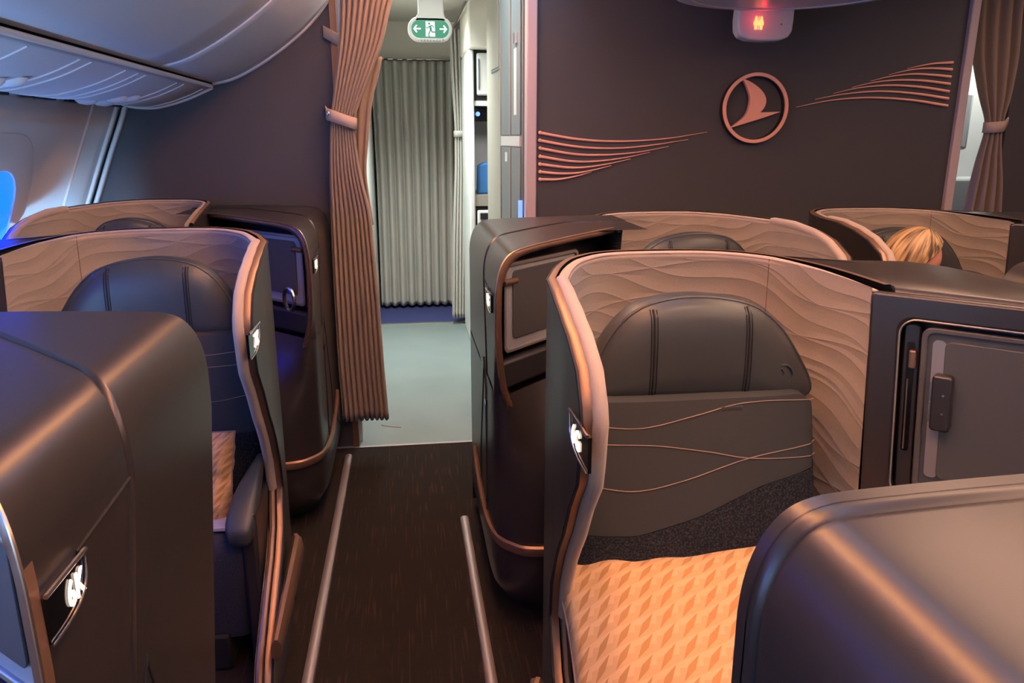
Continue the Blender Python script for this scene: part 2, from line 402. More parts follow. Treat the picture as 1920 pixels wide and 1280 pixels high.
# left bulkhead, centre bulkhead, right bulkhead
g = MB(); g.box(-1.7, -0.29, 3.80, 3.84, 0, 2.55); struct(g.build('wall_rear_left', 'bulk'))
g = MB(); g.box(0.64, 2.84, 3.80, 3.84, 0, 2.55); struct(g.build('wall_rear_centre', 'bulk'))
g = MB(); g.box(3.27, 5.2, 3.95, 3.99, 0, 2.55); struct(g.build('wall_rear_right', 'bulk'))
g = MB(); g.box(-0.305, -0.275, 3.79, 3.85, 0, 2.55); struct(g.build('trim_7', 'bronze'))
g = MB(); g.box(0.592, 0.642, 3.775, 3.85, 0, 2.55); struct(g.build('trim_8', 'lilac', bevel=0.006))
g = MB(); g.box(2.838, 2.885, 3.775, 3.85, 0, 2.55); struct(g.build('trim_9', 'lilac', bevel=0.006))
g = MB(); g.box(2.886, 2.897, 3.80, 3.83, 0.4, 1.48); struct(g.build('trim_10', 'blueled'))
g = MB(); g.box(-0.29, 0.60, 3.80, 3.84, 2.27, 2.52); struct(g.build('wall_door_header', 'bulk'))  # unseen header, added to keep the bright vestibule ceiling out of shell reflections
# vestibule: door side wall, monument wall, far header
g = MB(); g.box(-0.30, -0.26, 3.86, 8.2, 0, 2.52); struct(g.build('wall_door_side', 'white'))
g = MB(); g.box(-0.26, 0.60, 7.22, 7.26, 2.21, 2.52); struct(g.build('wall_header', 'beige'))
g = MB(); g.add([(0.605, 3.85, 0), (0.555, 5.20, 0), (0.59, 5.20, 0), (0.64, 3.85, 0), (0.605, 3.85, 2.5), (0.555, 5.20, 2.5), (0.59, 5.20, 2.5), (0.64, 3.85, 2.5)],
             [(0, 1, 5, 4), (1, 2, 6, 5), (2, 3, 7, 6), (3, 0, 4, 7), (4, 5, 6, 7), (0, 3, 2, 1)]); struct(g.build('wall_monument', 'panel'))
g = MB(); g.box(0.50, 0.54, 6.9, 7.3, 0, 2.5); struct(g.build('wall_curtain_end', 'panel'))
g = MB(); g.box(1.6, 1.64, 3.86, 8.1, 0, 2.5); struct(g.build('wall_galley_end', 'panel'))
g = MB(); g.box(2.84, 5.1, 5.3, 5.34, 0, 2.5); struct(g.build('wall_far_door', 'white'))

# ================================================================== OVERHEAD BIN
bin_prof = [(-0.835, 1.790), (-0.74, 1.815), (-0.638, 1.867), (-0.54, 1.93), (-0.442, 2.005), (-0.37, 2.075), (-0.317, 2.140), (-0.28, 2.22), (-0.262, 2.30), (-0.27, 2.40)]
psu_prof = [(-1.232, 1.695), (-1.15, 1.684), (-1.069, 1.688), (-0.95, 1.722), (-0.838, 1.772)]
root = empty('overhead_bin', (-0.8, 1.0, 1.78), 'long white overhead stowage bin curving along the ceiling above the window seats', 'overhead bin')
def binT(p): return (p[0] + 0.8, p[1] - 1.0, p[2] - 1.78)
bp_ = catmull([(a, 0, b) for a, b in bin_prof], 5)
def rows_y(prof, ys): return [[(p.x, y, p.z) for p in prof] for y in ys]
for name, ys in (('bin_door', (-2.15, 0.70)), ('bin_door', (0.712, 2.94)), ('end_panel', (2.952, 3.775))):
    mb = MB(); mb.grid(rows_y(bp_, [lerp(ys[0], ys[1], i / 10) for i in range(11)])); mb.build(name, 'bin', root, binT, solid=0.012)
mb = MB(); mb.grid(rows_y([p + Vector((0.012, 0, -0.004)) * 0 - Vector((0.0, 0, -0.012)) for p in bp_], (-2.15, 3.77))); mb.build('bin_body', 'seam', root, binT)
for y in (0.706, 2.946):
    mb = MB(); mb.tube([(p.x + 0.004, y, p.z - 0.006) for p in bp_[2:]], 0.006); mb.build('door_seam', 'trimw', root, binT)
mb = MB(); mb.tube([(p.x, 3.785, p.z - 0.004) for p in bp_], 0.013); mb.build('end_edging', 'trimw', root, binT)
root = empty('service_panel', (-1.03, 1.0, 1.70), 'pale passenger service panel strip with reading lamps under the overhead bin', 'service panel')
def psuT(p): return (p[0] + 1.03, p[1] - 1.0, p[2] - 1.70)
ps = catmull([(a, 0, b) for a, b in psu_prof], 5)
mb = MB(); mb.grid(rows_y(ps, [-2.15 + i * 0.4 for i in range(15)] + [3.775])); mb.build('panel', 'bin', root, psuT, solid=0.01)
mb = MB(); mb.tube([(-0.838, y, 1.770) for y in (-2.15, 3.77)], 0.009); mb.build('edge_bead', 'trimw', root, psuT)
mb = MB(); mb.tube([(p.x, 3.785, p.z - 0.003) for p in ps], 0.011); mb.build('end_edging', 'trimw', root, psuT)
for y in (3.70, 3.40, 3.30, 2.92, 2.84, 2.72, 2.44, 2.36, 2.05):
    mb = MB(); mb.tube([(p.x, y, p.z - 0.006) for p in ps[1:-1]], 0.0035, n=6); mb.build('panel_rib', 'trimw', root, psuT)
for y0 in (3.12, 2.20):
    for (t, dy) in ((0.34, 0), (0.42, 0.05), (0.36, 0.09), (0.55, 0.03), (0.62, 0.08)):
        p = ps[int(t * (len(ps) - 1))]
        mb = MB(); mb.lathe([(0.002, -0.020), (0.020, -0.016), (0.030, -0.006), (0.032, 0.004)], (p.x, y0 + dy * 1.4, p.z), 14, 'z', 1.35, 0.8); mb.build('reading_lamp', 'trimw', root, psuT)
for i in range(14):
    y = 3.72 - i * 0.085
    if i % 4 != 3:
        mb = MB(); mb.box(-1.224, -1.206, y - 0.06, y, 1.676, 1.688); mb.build('air_slot', 'seam', root, psuT)
# far-side bin beyond the right aisle
root = empty('overhead_bin', (4.2, 1.0, 1.9), 'grey overhead bin end above the far right curtain at the picture edge', 'overhead bin')
mb = MB(); mb.grid([[(3.5 - p.x, y, p.z) for p in bp_[:-3]] for y in (-2.1, 0, 2, 3.80)]); mb.build('bin_door', 'bin', root, lambda p: (p[0] - 4.2, p[1] - 1, p[2] - 1.9), solid=0.012)
mb = MB(); mb.box(3.85, 5.1, -2.0, 3.79, 2.06, 2.38); mb.build('bin_body', 'bin', root, lambda p: (p[0] - 4.2, p[1] - 1, p[2] - 1.9))

# ================================================================== SEATS AND CONSOLES
DIG_F = {}
def seat_plate(root, T, s, code, x=0.035, y=0.0, z=1.05, sc=1.0):
    """black wedge plate with chrome edges and lit characters on the outer (aisle) face, x = face"""
    e = -0.003
    pts = [(0.050, 0.030), (0.047, 0.008), (0.036, -0.010), (0.012, -0.022), (-0.03, -0.030), (-0.085, -0.030), (-0.085, 0.032), (-0.03, 0.031)]
    P = [(x + e, y + a * sc, z + b * sc) for a, b in pts]
    mb = MB(); mb.prism(P, (0.006, 0, 0)); pl = mb.build('seat_number_plate', 'black', root, T)
    mb = MB(); mb.tube([(x + e - 0.002, y + a * sc, z + b * sc) for a, b in ((0.055, 0.031), (-0.085, 0.034))], 0.0034 * sc, n=6); mb.build('plate_edge', 'chrome', pl, T)
    cv = catmull([(x + e - 0.002, y + a * sc, z + b * sc) for a, b in ((0.053, 0.031), (0.048, 0.006), (0.036, -0.012), (0.010, -0.025), (-0.03, -0.031), (-0.085, -0.031))], 4)
    mb = MB(); mb.tube(cv, 0.0018 * sc, n=6); mb.build('plate_edge', 'chrome', pl, T)
    # reading direction: +y when seen from the left column's aisle, -y on the right one
    h = 0.050 * sc
    if s < 0: F = lambda a, b, d: (x + e - 0.0015 - d, y - 0.025 * sc + a, z - 0.018 * sc + b)
    else: F = lambda a, b, d: (x + e - 0.0015 - d, y + 0.034 * sc - a, z - 0.018 * sc + b)
    text_mb(code, h, F).build('lit_number', 'glow', pl, T)

YR = [(1.236, 0.34), (1.222, 0.21), (1.20, 0.11), (1.16, 0.025), (1.11, -0.012), (1.08, -0.022), (1.0, -0.01), (0.96, 0.0), (0.887, 0.06), (0.8, 0.115), (0.7, 0.20), (0.6, 0.265), (0.5, 0.29), (0.4, 0.22), (0.3, 0.03), (0.2, -0.14), (0.1, -0.22), (0.04, -0.24)]
PLAN = [(0.792, 0.30), (0.797, 0.45), (0.785, 0.60), (0.735, 0.765), (0.620, 0.875), (0.45, 0.905), (0.29, 0.885), (0.18, 0.785), (0.115, 0.65), (0.065, 0.487)]
def wing_x(y): return interp(y, [(0.487, 0.065), (0.3, 0.045), (0.15, 0.035), (-0.3, 0.030)])
def shell_rows(off, zs):
    fixed = resample(catmull([(a, b, 0) for a, b in PLAN], 8), 44)
    rows = []
    for z in zs:
        yr = interp(z, YR)
        path = [Vector((p.x, p.y, 0)) for p in fixed]
        for k in range(1, 15):
            y = lerp(0.487, yr, k / 14); path.append(Vector((wing_x(y), y, 0)))
        out = []
        for i, p in enumerate(path):
            a = path[max(0, i - 1)]; b = path[min(len(path) - 1, i + 1)]; t = (b - a).normalized()
            nrm = Vector((-t.y, t.x, 0))       # inward (path runs right -> back -> left)
            q = p + nrm * off
            lean = (1.23 - z) * 0.055 * max(0, 1 - i / 18)
            out.append(Vector((q.x + lean, q.y, z)))
        rows.append(out)
    return rows
ZS = [1.236, 1.229, 1.222, 1.212, 1.20, 1.18, 1.16, 1.135, 1.11, 1.08, 1.04, 1.0, 0.96, 0.92, 0.887, 0.84, 0.8, 0.75, 0.7, 0.65, 0.6, 0.55, 0.5, 0.45, 0.4, 0.35, 0.3, 0.25, 0.2, 0.1, 0.04]
def back_y(x, z, top=0.40):
    bulge = 0.028 * (1 - min(1, abs((x - 0.42) / 0.30)) ** 4)
    return top - (0.97 - z) * 0.22 - bulge
def seat(loc, s, label, code=None, full=True, dz=0.0, sx=1.0, droop=0.0, arm=True, group='business class seats'):
    root = empty('business_class_seat', loc, label, 'seat', group)
    def T(p): return (s * sx * p[0], p[1], p[2] + (dz if p[2] > 0.6 else 0) - (droop * max(0, (0.62 - p[1]) / 0.32) ** 2 if p[0] > 0.6 and p[2] > 0.6 else 0))
    outer = shell_rows(0.0, ZS); inner = shell_rows(0.046, ZS)
    MB().grid(outer).build('outer_shell', 'shell', root, T)
    # quilted lining with a wavy-line UV in metres
    mb = MB(); mb.grid(inner); uv = []
    for r in inner:
        d = 0
        for j, p in enumerate(r):
            if j: d += (inner[0][j] - inner[0][j - 1]).length
            uv.append((d, p.z))
    mb.build('quilted_lining', 'quilt', root, T, uv=uv)
    # rim: along the top, then down the front edge of the wing
    ro = outer[0][:-1] + [r[-1] for r in outer]; ri = inner[0][:-1] + [r[-1] for r in inner]
    m1 = [a.lerp(b, 0.42) + Vector((0, 0, 0.006)) for a, b in zip(ro, ri)]
    MB().grid([[a + Vector((0, 0, 0.0)) for a in ro], [a.lerp(b, 0.12) + Vector((0, 0, 0.006)) for a, b in zip(ro, ri)], m1]).build('rim_band', 'bronze', root, T, ang=70)
    MB().tube(ro, 0.0035, n=6).build('rim_line', 'seam', root, T)
    k0 = len(outer[0]) - 1 + ZS.index(0.45)
    c = [a.lerp(b, 0.72) for a, b in zip(ro, ri)]
    MB().tube([p - Vector((0, 0, 0.010)) if i < len(outer[0]) - 14 else p for i, p in enumerate(c[:k0])], [0.004 + 0.0105 * min(1, i / 13) for i in range(k0)], n=10).build('rim_piping', 'roll', root, T)
    MB().tube([a.lerp(b, 0.72) for a, b in zip(ro[k0 - 1:], ri[k0 - 1:])], 0.010, n=8).build('lower_rim', 'bronze', root, T)
    # upright joint in the lining
    jx = 13
    MB().tube([r[jx] for r in inner[:20]], 0.0014, n=6).build('lining_joint', 'bronze', root, T)
    # ---- headrest
    hp = [(0.186, 0.957), (0.44, 0.950), (0.66, 0.940), (0.700, 0.945), (0.712, 0.972), (0.677, 1.039), (0.63, 1.107), (0.579, 1.154), (0.531, 1.178), (0.465, 1.192), (0.40, 1.197), (0.337, 1.192), (0.274, 1.174), (0.220, 1.130), (0.180, 1.062), (0.165, 1.0)]
    cr = [Vector((p.x, 0, p.z)) for p in catmull([(a, 0, b) for a, b in hp], 3, True)]
    cen = Vector((0.43, 0, 1.05)); rows = []
    HY = ((0.97, 0.52), (1.0, 0.505), (1.0, 0.468), (0.985, 0.448), (0.95, 0.433), (0.85, 0.417), (0.65, 0.408), (0.4, 0.404), (0.2, 0.403))
    for f, y in HY:
        rows.append([Vector((lerp(cen.x, p.x, f), y - 0.06 * max(0, 1.0 - lerp(cen.z, p.z, f)), lerp(cen.z, p.z, f))) for p in cr])
    def hr_y(x, z):
        best = 1.0; d = Vector((x - cen.x, z - cen.z))
        for a, b_ in zip(cr, cr[1:] + cr[:1]):
            ax, az, bx, bz = a.x - cen.x, a.z - cen.z, b_.x - a.x, b_.z - a.z
            den = d.x * bz - d.y * bx
            if abs(den) < 1e-9: continue
            t = (ax * bz - az * bx) / den; q = (ax * d.y - az * d.x) / den
            if t > 0 and -0.001 <= q <= 1.001: best = min(1.0, 1 / t); zo = a.z
        return interp(best, [(0.2, 0.403), (0.4, 0.404), (0.65, 0.408), (0.85, 0.417), (0.95, 0.433), (0.985, 0.448), (1.0, 0.46)])
    mb = MB(); mb.grid(rows, cu=True); n = len(cr); b = len(mb.v) - n; mb.f.append(tuple(b + k for k in range(n)))
    hr = mb.build('headrest', 'leather', root, T, ang=60)
    MB().tube([Vector((p.x * 0.985 + cen.x * 0.015, 0.449 - 0.06 * max(0, 1 - p.z), p.z * 0.985 + cen.z * 0.015)) for p in cr], 0.0045, closed=True, n=6).build('headrest_piping', 'leather', hr, T)
    for x in (0.300, 0.525):
        zz = [lerp(1.172, 0.96, i / 12) for i in range(13)]
        MB().tube([(x, hr_y(x, z) - 0.06 * max(0, 1 - z) - 0.0006, z) for z in zz], 0.0028, n=6).build('headrest_seam', 'seam', hr, T)
        for dx in (-0.007, 0.007):
            MB().tube([(x + dx, hr_y(x + dx, z) - 0.06 * max(0, 1 - z) - 0.0006, z) for z in zz], 0.0014, n=5).build('headrest_stitching', 'seam', hr, T)
    ring = [(0.617 + 0.026 * math.cos(a), 0.4125, 1.008 + 0.026 * math.sin(a)) for a in [2 * PI * k / 20 for k in range(20)]]
    mb = MB(); mb.tube(ring, 0.0025, closed=True, n=6)
    mb.tube([(0.606, 0.412, 0.996), (0.617, 0.4115, 1.003), (0.620, 0.4105, 1.015), (0.612, 0.409, 1.026)], 0.003, n=6); mb.build('embossed_badge', 'leather', hr, T)
    MB().box(0.25, 0.64, 0.47, 0.78, 0.40, 1.0).build('back_support', 'fabric', root, T, bevel=0.03)
    if not full: return root
    # ---- backrest: cloth above, felt below a wavy border
    bd = [(0.09, 0.673), (0.111, 0.673), (0.249, 0.673), (0.391, 0.707), (0.549, 0.771), (0.696, 0.802), (0.72, 0.805)]
    xs = [lerp(0.095, 0.70, i / 30) for i in range(31)]
    def edge_y(x, z):
        e = min(x - 0.095, 0.70 - x); r = 0.03
        return back_y(x, z) + (0 if e > r else (r - math.sqrt(max(0, r * r - (r - e) ** 2))))
    def topz(x): return 0.972 - 0.05 * max(0, (x - 0.64) / 0.06) ** 2
    up = [[(x, edge_y(x, lerp(interp(x, bd), topz(x), t)), lerp(interp(x, bd), topz(x), t)) for x in xs] for t in [i / 10 for i in range(11)]]
    up.append([(x, edge_y(x, topz(x)) + 0.05, topz(x) + 0.004) for x in xs])
    up = [[(r[0][0], r[0][1] + 0.06, r[0][2])] + list(r) + [(r[-1][0] + 0.002, r[-1][1] + 0.06, r[-1][2])] for r in up]
    bk = MB().grid(up).build('backrest', 'fabric', root, T, ang=60)
    lo = [[(x, edge_y(x, lerp(0.36, interp(x, bd), t)) - 0.002, lerp(0.36, interp(x, bd), t)) for x in xs] for t in [i / 8 for i in range(9)]]
    lo = [[(r[0][0], r[0][1] + 0.06, r[0][2])] + list(r) + [(r[-1][0] + 0.002, r[-1][1] + 0.06, r[-1][2])] for r in lo]
    MB().grid(lo).build('felt_panel', 'felt', bk, T, ang=60)
    for l in ([(0.155, 0.919), (0.267, 0.914), (0.395, 0.938), (0.487, 0.958), (0.578, 0.962), (0.690, 0.955)], [(0.10, 0.885), (0.166, 0.879), (0.292, 0.874), (0.42, 0.854), (0.524, 0.834), (0.695, 0.825)], [(0.10, 0.79), (0.151, 0.784), (0.251, 0.774), (0.367, 0.794), (0.524, 0.836), (0.695, 0.856)]):
        MB().tube([(p.x, edge_y(p.x, p.z) - 0.0008, p.z) for p in catmull([(a, 0, b) for a, b in l], 8)], 0.0012, n=5).build('stitching', 'stitch', bk, T)
    MB().box(0.45, 0.505, 0.366, 0.372, 0.935, 0.955).build('pull_tab', 'fabric', bk, T, bevel=0.003)
    # ---- seat cushion
    ro_ = rrect(0.13, 0.70, -0.02, 0.36, 0.05)
    rows = []
    for z, ins in ((0.10, 0.0), (0.34, -0.01), (0.40, -0.015), (0.43, -0.005), (0.445, 0.02), (0.452, 0.07), (0.455, 0.15)):
        rows.append([(lerp(a, 0.41, ins / 0.28), lerp(c + 0.09 * (0.36 - c) / 0.38 + (0.05 if z < 0.2 else 0), 0.19, ins / 0.2), z) for a, c in ro_])
    mb = MB(); mb.grid(rows, cu=True); n = len(ro_); b = len(mb.v) - n; mb.f.append(tuple(b + k for k in range(n)))
    mb.build('seat_cushion', 'cushion', root, T, ang=60)
    # ---- armrest pad, dropping forward inside the wing
    rows = []
    if arm:
      for y, x0, x1, zt, zb in ((0.27, 0.090, 0.110, 0.625, 0.59), (0.22, 0.088, 0.128, 0.61, 0.55), (0.16, 0.086, 0.15, 0.585, 0.52), (0.10, 0.086, 0.165, 0.555, 0.49), (0.05, 0.088, 0.168, 0.525, 0.455), (0.025, 0.095, 0.16, 0.505, 0.45), (0.018, 0.11, 0.145, 0.49, 0.462)):
          cx, cz, hx, hz = (x0 + x1) / 2, (zt + zb) / 2, (x1 - x0) / 2, (zt - zb) / 2
          rows.append([(cx + hx * math.copysign(abs(math.cos(a)) ** 0.6, math.cos(a)), y, cz + hz * math.copysign(abs(math.sin(a)) ** 0.6, math.sin(a))) for a in [2 * PI * k / 16 for k in range(16)]])
      mb = MB(); mb.grid(rows, cu=True); b = len(mb.v); mb.f += [tuple(range(16)), tuple(range(b - 16, b))]; mb.build('armrest', 'leather', root, T, ang=60)
    MB().box(0.086, 0.13, 0.06, 0.30, 0.05, 0.53 if arm else 0.36).build('armrest_support', 'shell', root, T, bevel=0.01)
    MB().box(0.2, 0.68, 0.10, 0.55, 0.0, 0.12).build('seat_base', 'seam', root, T, bevel=0.01)
    # bumper on the outside of the wing
    cv = [(0.022, 0.30, 0.30), (0.012, 0.27, 0.295), (0.010, 0.1, 0.285), (0.008, -0.20, 0.27)]
    MB().tube(cv, [0.016, 0.020, 0.019, 0.014], n=10, sq=2.4).build('bumper', 'bronze', root, T)
    MB().box(0.005, 0.03, 0.27, 0.33, 0.262, 0.31).build('bumper_end', 'bronze', root, T, bevel=0.008)
    if code: seat_plate(root, T, s, code, x=0.033)
    return root

def screen_in_recess(root, T, W, u0, u1, z0, z1, d, handle_u, peg=False, light=True):
    """stowed video screen: tray frame and dark panel on the console wall (u along, z up, d out)"""
    def P(l, dd): return [W(u, z, dd) for u, z in l]
    n = Vector(W(0, 0, 1)) - Vector(W(0, 0, 0))
    o = rrect(u0, u1, z0, z1, 0.022); i1 = rrect(u0 + 0.012, u1 - 0.012, z0 + 0.012, z1 - 0.012, 0.016)
    mb = MB(); mb.ring(P(o, d - 0.012), P(i1, d - 0.012), n * 0.016); fr = mb.build('screen_frame', 'silver' if light else 'tray', root, T, bevel=0.003)
    mb = MB(); mb.prism(P(i1, d - 0.016), n * 0.013); mb.build('screen_tray', 'screenframe' if light else 'screen', fr, T)
    if not light:
        mb = MB(); mb.prism(P(rrect(u0 + 0.022, u0 + 0.047, z0 + 0.04, z1 - 0.026, 0.01), d - 0.004), n * 0.0045); mb.build('screen_strip', 'silver', fr, T)
    a, b = (u0 + 0.045, u1 - 0.014) if handle_u < (u0 + u1) / 2 else (u0 + 0.014, u1 - 0.045)
    mb = MB(); mb.prism(P(rrect(a, b, z0 + 0.04, z1 - 0.026, 0.014), d - 0.004), n * 0.006); mb.build('screen_panel', 'screen', fr, T, bevel=0.002)
    if peg:
        zc = z1 - 0.055
        mb = MB(); mb.tube([W(handle_u - 0.035, zc, d + 0.008), W(handle_u + 0.03, zc, d + 0.012)], 0.010, n=10); mb.build('latch', 'bronze', fr, T)
    else:
        mb = MB(); mb.prism(P(rrect(handle_u - 0.019, handle_u + 0.019, z0 + 0.155, z0 + 0.275, 0.008), d - 0.002), n * 0.030); h = mb.build('screen_release', 'shell', fr, T, bevel=0.004)
        for zz in (0.195, 0.235):
            mb = MB(); mb.lathe([(0.0026, 0), (0.0026, 0.002)], (0, 0, 0), 10, 'z')
            c = Vector(W(handle_u + 0.004, z0 + zz, d + 0.028)); nx = n.normalized(); tx = (Vector(W(1, 0, 0)) - Vector(W(0, 0, 0))).normalized(); tz = nx.cross(tx)
            mb.v = [c + tx * p.x + tz * p.y + nx * p.z for p in mb.v]; mb.build('indicator', 'chrome', h, T)
        for za, zb in ((0.17, 0.21), (0.216, 0.256)):
            mb = MB(); mb.prism([W(handle_u - 0.0195, z0 + za, d + 0.006), W(handle_u - 0.0195, z0 + zb, d + 0.006), W(handle_u - 0.0195, z0 + zb, d + 0.018), W(handle_u - 0.0195, z0 + za, d + 0.018)], Vector(W(handle_u - 0.023, 0, 0)) - Vector(W(handle_u - 0.0195, 0, 0))); mb.build('key', 'chrome', h, T)

def console_inboard(loc, s, label, xe=1.13):
    """console beside an aisle seat: 45 degree wall with a recessed stowed screen"""
    root = empty('side_console', loc, label, 'console', 'seat side consoles')
    def T(p): return (s * p[0], p[1], p[2])
    k = 0.7071
    def W(u, z, d):
        u2 = u + (1.23 - z) * 0.06
        return (0.750 + k * u2 - k * d, 0.292 - k * u2 - k * d, z)
    U = (xe - 0.745) / k
    top = [(0.80, 0.300), (0.805, 0.47), (0.79, 0.61), (0.745, 0.77), (0.68, 0.86), (0.90, 0.70), (1.07, 0.655), (xe - 0.01, 0.55), (xe, 0.30), (xe, 0.335 - (xe - 0.745))]
    cx = sum(a for a, b in top) / len(top); cy = sum(b for a, b in top) / len(top)
    rows = []
    for z, f in ((0.03, 1.0), (1.19, 1.0), (1.212, 0.99), (1.226, 0.965), (1.233, 0.93), (1.240, 0.6), (1.244, 0.2)):
        rows.append([(lerp(cx, a, f) + ((1.23 - z) * 0.05 if i in (0, 9) and z < 1.2 else 0), lerp(cy, b, f), z) for i, (a, b) in enumerate(top)])
    mb = MB(); mb.grid(rows, cu=True); b = len(mb.v) - len(top); mb.f.append(tuple(range(b, len(mb.v)))); mb.build('console_body', 'shell', root, T)
    # front face with its recess
    def P(l, dd): return [W(u, z, dd) for u, z in l]
    n = Vector(W(0, 0, 1)) - Vector(W(0, 0, 0))
    hole = rrect(0.050, U - 0.03, 0.775, 1.178, 0.035, 6)
    out = rrect(-0.012, U, 0.05, 1.228, 0.012, 6)
    mb = MB(); mb.ring(P(out, -0.03), P(hole, -0.03), n * 0.03); mb.build('front_face', 'shell', root, T, bevel=0.008, seg=3)
    mb = MB(); mb.tube(P(hole, 0.001), 0.0022, closed=True, n=6); mb.build('recess_edging', 'silver', root, T)
    mb = MB(); mb.prism(P(rrect(0.056, 0.088, 0.785, 1.165, 0.012), -0.03), n * 0.012); mb.build('recess_strip', 'shell', root, T, bevel=0.003)
    mb = MB(); mb.prism(P(rrect(0.064, 0.079, 0.880, 1.125, 0.005), -0.022), n * 0.0065); sl = mb.build('latch_slot', 'black', root, T)
    mb = MB(); mb.tube(P([(0.0695, 0.885), (0.0695, 1.045)], -0.0135), 0.002, n=6); mb.build('slot_bar', 'chrome', sl, T)
    mb = MB(); mb.prism(P(rrect(0.070, 0.084, 1.07, 1.11, 0.004), -0.017), n * 0.014); mb.build('slot_latch', 'bronze', sl, T, bevel=0.003)
    screen_in_recess(root, T, W, 0.092, U - 0.045, 0.795, 1.165, -0.008, 0.140, light=False)
    return root

# opening rim of the aisle consoles in wall coordinates (u measured from the inner end, z)
RIM = [(-0.10, 1.243), (0.0, 1.242), (0.25, 1.238), (0.42, 1.232), (0.50, 1.221), (0.548, 1.188), (0.568, 1.13), (0.572, 1.07), (0.572, 0.98), (0.562, 0.88), (0.530, 0.775), (0.440, 0.650), (0.33, 0.585), (0.20, 0.555), (0.0, 0.545), (-0.10, 0.545)]
RPROF = [(0.0, 1.120), (0.003, 1.150), (0.010, 1.178), (0.022, 1.203), (0.040, 1.222), (0.064, 1.232), (0.10, 1.236), (0.20, 1.240), (0.34, 1.243), (0.47, 1.245), (0.58, 1.245)]
RPROF = [(p.x, p.z) for p in catmull([(a, 0, b) for a, b in RPROF], 3)]
def console_aisle(loc, s, label, code=None, far=0.68, crease=0.17, straight=False, detail=True, taper=0.0, plate_y=-0.004, front=0.0, hook=False):
    """console on the aisle side of a window / centre seat, with the angled opening for the stowed screen"""
    root = empty('side_console', loc, label, 'console', 'seat side consoles')
    def T(p): return (s * (p[0] + taper * max(0, 1.05 - p[2]) * max(0, (p[1] + 0.17) / 0.85)), p[1] + front * max(0, min(1, (0.12 - p[1]) / 0.25)), p[2])
    k = 0.7071
    def W(u, z, d): return (0.405 - k * u, 0.235 - k * u - 1.414 * d, z)
    rc = catmull([(u, 0, z) for u, z in RIM], 4)
    rim_top = [(p.x, p.z) for p in rc]
    def cols(cr, fr, n=9):
        ys = [far, far - 0.02, lerp(far, cr, 0.5), cr + 0.012, cr + 0.004, cr, cr - 0.004, cr - 0.012]
        if straight and fr > cr - 0.02: fr = cr - 0.03
        ys += [lerp(cr - 0.012, fr, (i + 1) / 8) for i in range(8)]
        gr = [0.0, 0, 0, 0, 0, -0.006, -0.0035, -0.003] + [-0.003] * 8
        return ys, gr
    rows = []
    # upper part: top slab and rounded shoulder
    for x, z in reversed(RPROF):
        fr = -0.17 + x if x < 0.405 else 0.235
        cr = crease + (0 if straight else min(x, 0.34) * 1.0)
        ys, gr = cols(cr, fr); nx, nz = (-1, 0) if z < 1.14 else ((-0.7, 0.7) if z < 1.232 else (0, 1))
        rows.append([(x + nx * g_, y, z + nz * g_) for y, g_ in zip(ys, gr)])
    # aisle wall above the lower edge of the rim
    for z in (1.08, 1.04, 1.0, 0.95, 0.90, 0.86, 0.82, 0.78):
        fr = {True: interp(z, [(1.08, -0.170), (0.98, -0.170), (0.88, -0.162), (0.775, -0.14)]), False: -0.17}[True]
        ys, gr = cols(crease - (1.1 - z) * 0.25 * (0 if straight else 1), fr)
        xr = lambda y: max(0, (-0.12 - y) * 0.0)
        rows.append([(-g_ + (max(0.0, 0.405 + fr - 0.235) if i == len(ys) - 1 else 0), y, z) for i, (y, g_) in enumerate(zip(ys, gr))])
    mb = MB(); mb.grid(rows); mb.build('console_body', 'shell', root, T, ang=75)
    # lower body wraps round to the front under the opening
    def low_path(z):
        t = interp(z, [(0.78, 0.0), (0.64, 0.35), (0.54, 0.75), (0.42, 1.0), (0.03, 1.0)])
        A = [(0, far), (0, 0.3), (0, 0.05), (0.0, -0.06), (0.010, -0.12), (0.035, -0.135), (0.10, -0.07), (0.30, 0.13)]
        B = [(0, far), (0, 0.3), (0, 0.08), (0.004, -0.04), (0.022, -0.11), (0.085, -0.165), (0.20, -0.185), (0.62, -0.185)]
        if z < 0.12: B = [(x + (0.12 - z) * 0.5, y + ((0.12 - z) * 0.6 if y < 0 else 0)) for x, y in B]
        return [Vector((lerp(a[0], b[0], t), lerp(a[1], b[1], t), z)) for a, b in zip(A, B)]
    rows = [[p for p in catmull([tuple(q) for q in low_path(z)], 3)] for z in (0.79, 0.74, 0.70, 0.66, 0.62, 0.58, 0.54, 0.50, 0.46, 0.42, 0.36, 0.28, 0.2, 0.12, 0.07, 0.03)]
    mb = MB(); mb.grid(rows); mb.build('lower_body', 'shell', root, T, ang=60)
    mb = MB(); mb.add([(0, far, 0.03), (0, far, 1.12)] + [(x, far, z) for x, z in RPROF] + [(0.58, far, 0.03)], [tuple(range(len(RPROF) + 3))]); mb.build('rear_face', 'shell', root, T)
    if not detail: return root
    def P(l, dd): return [W(u, z, dd) for u, z in l]
    n = Vector(W(0, 0, 1)) - Vector(W(0, 0, 0))
    cen = (0.18, 0.92)
    ins = [(u - 0.030 * (1 if u > 0.45 else max(0.0, (u - 0.30) / 0.15)), z - 0.020 if z > 1.15 else (z + 0.022 if z < 0.75 else z)) for u, z in rim_top]
    mb = MB(); mb.grid([P(rim_top, -0.012), P(rim_top, 0.003), P([(lerp(a[0], b[0], 0.5), lerp(a[1], b[1], 0.5)) for a, b in zip(rim_top, ins)], 0.009), P(ins, 0.003), P(ins, -0.05)]); mb.build('opening_rim', 'bronze', root, T, ang=70)
    mb = MB(); mb.tube([Vector(W(u, z, 0.004)) for u, z in rim_top], 0.0022, n=6); mb.build('rim_line', 'gold', root, T)
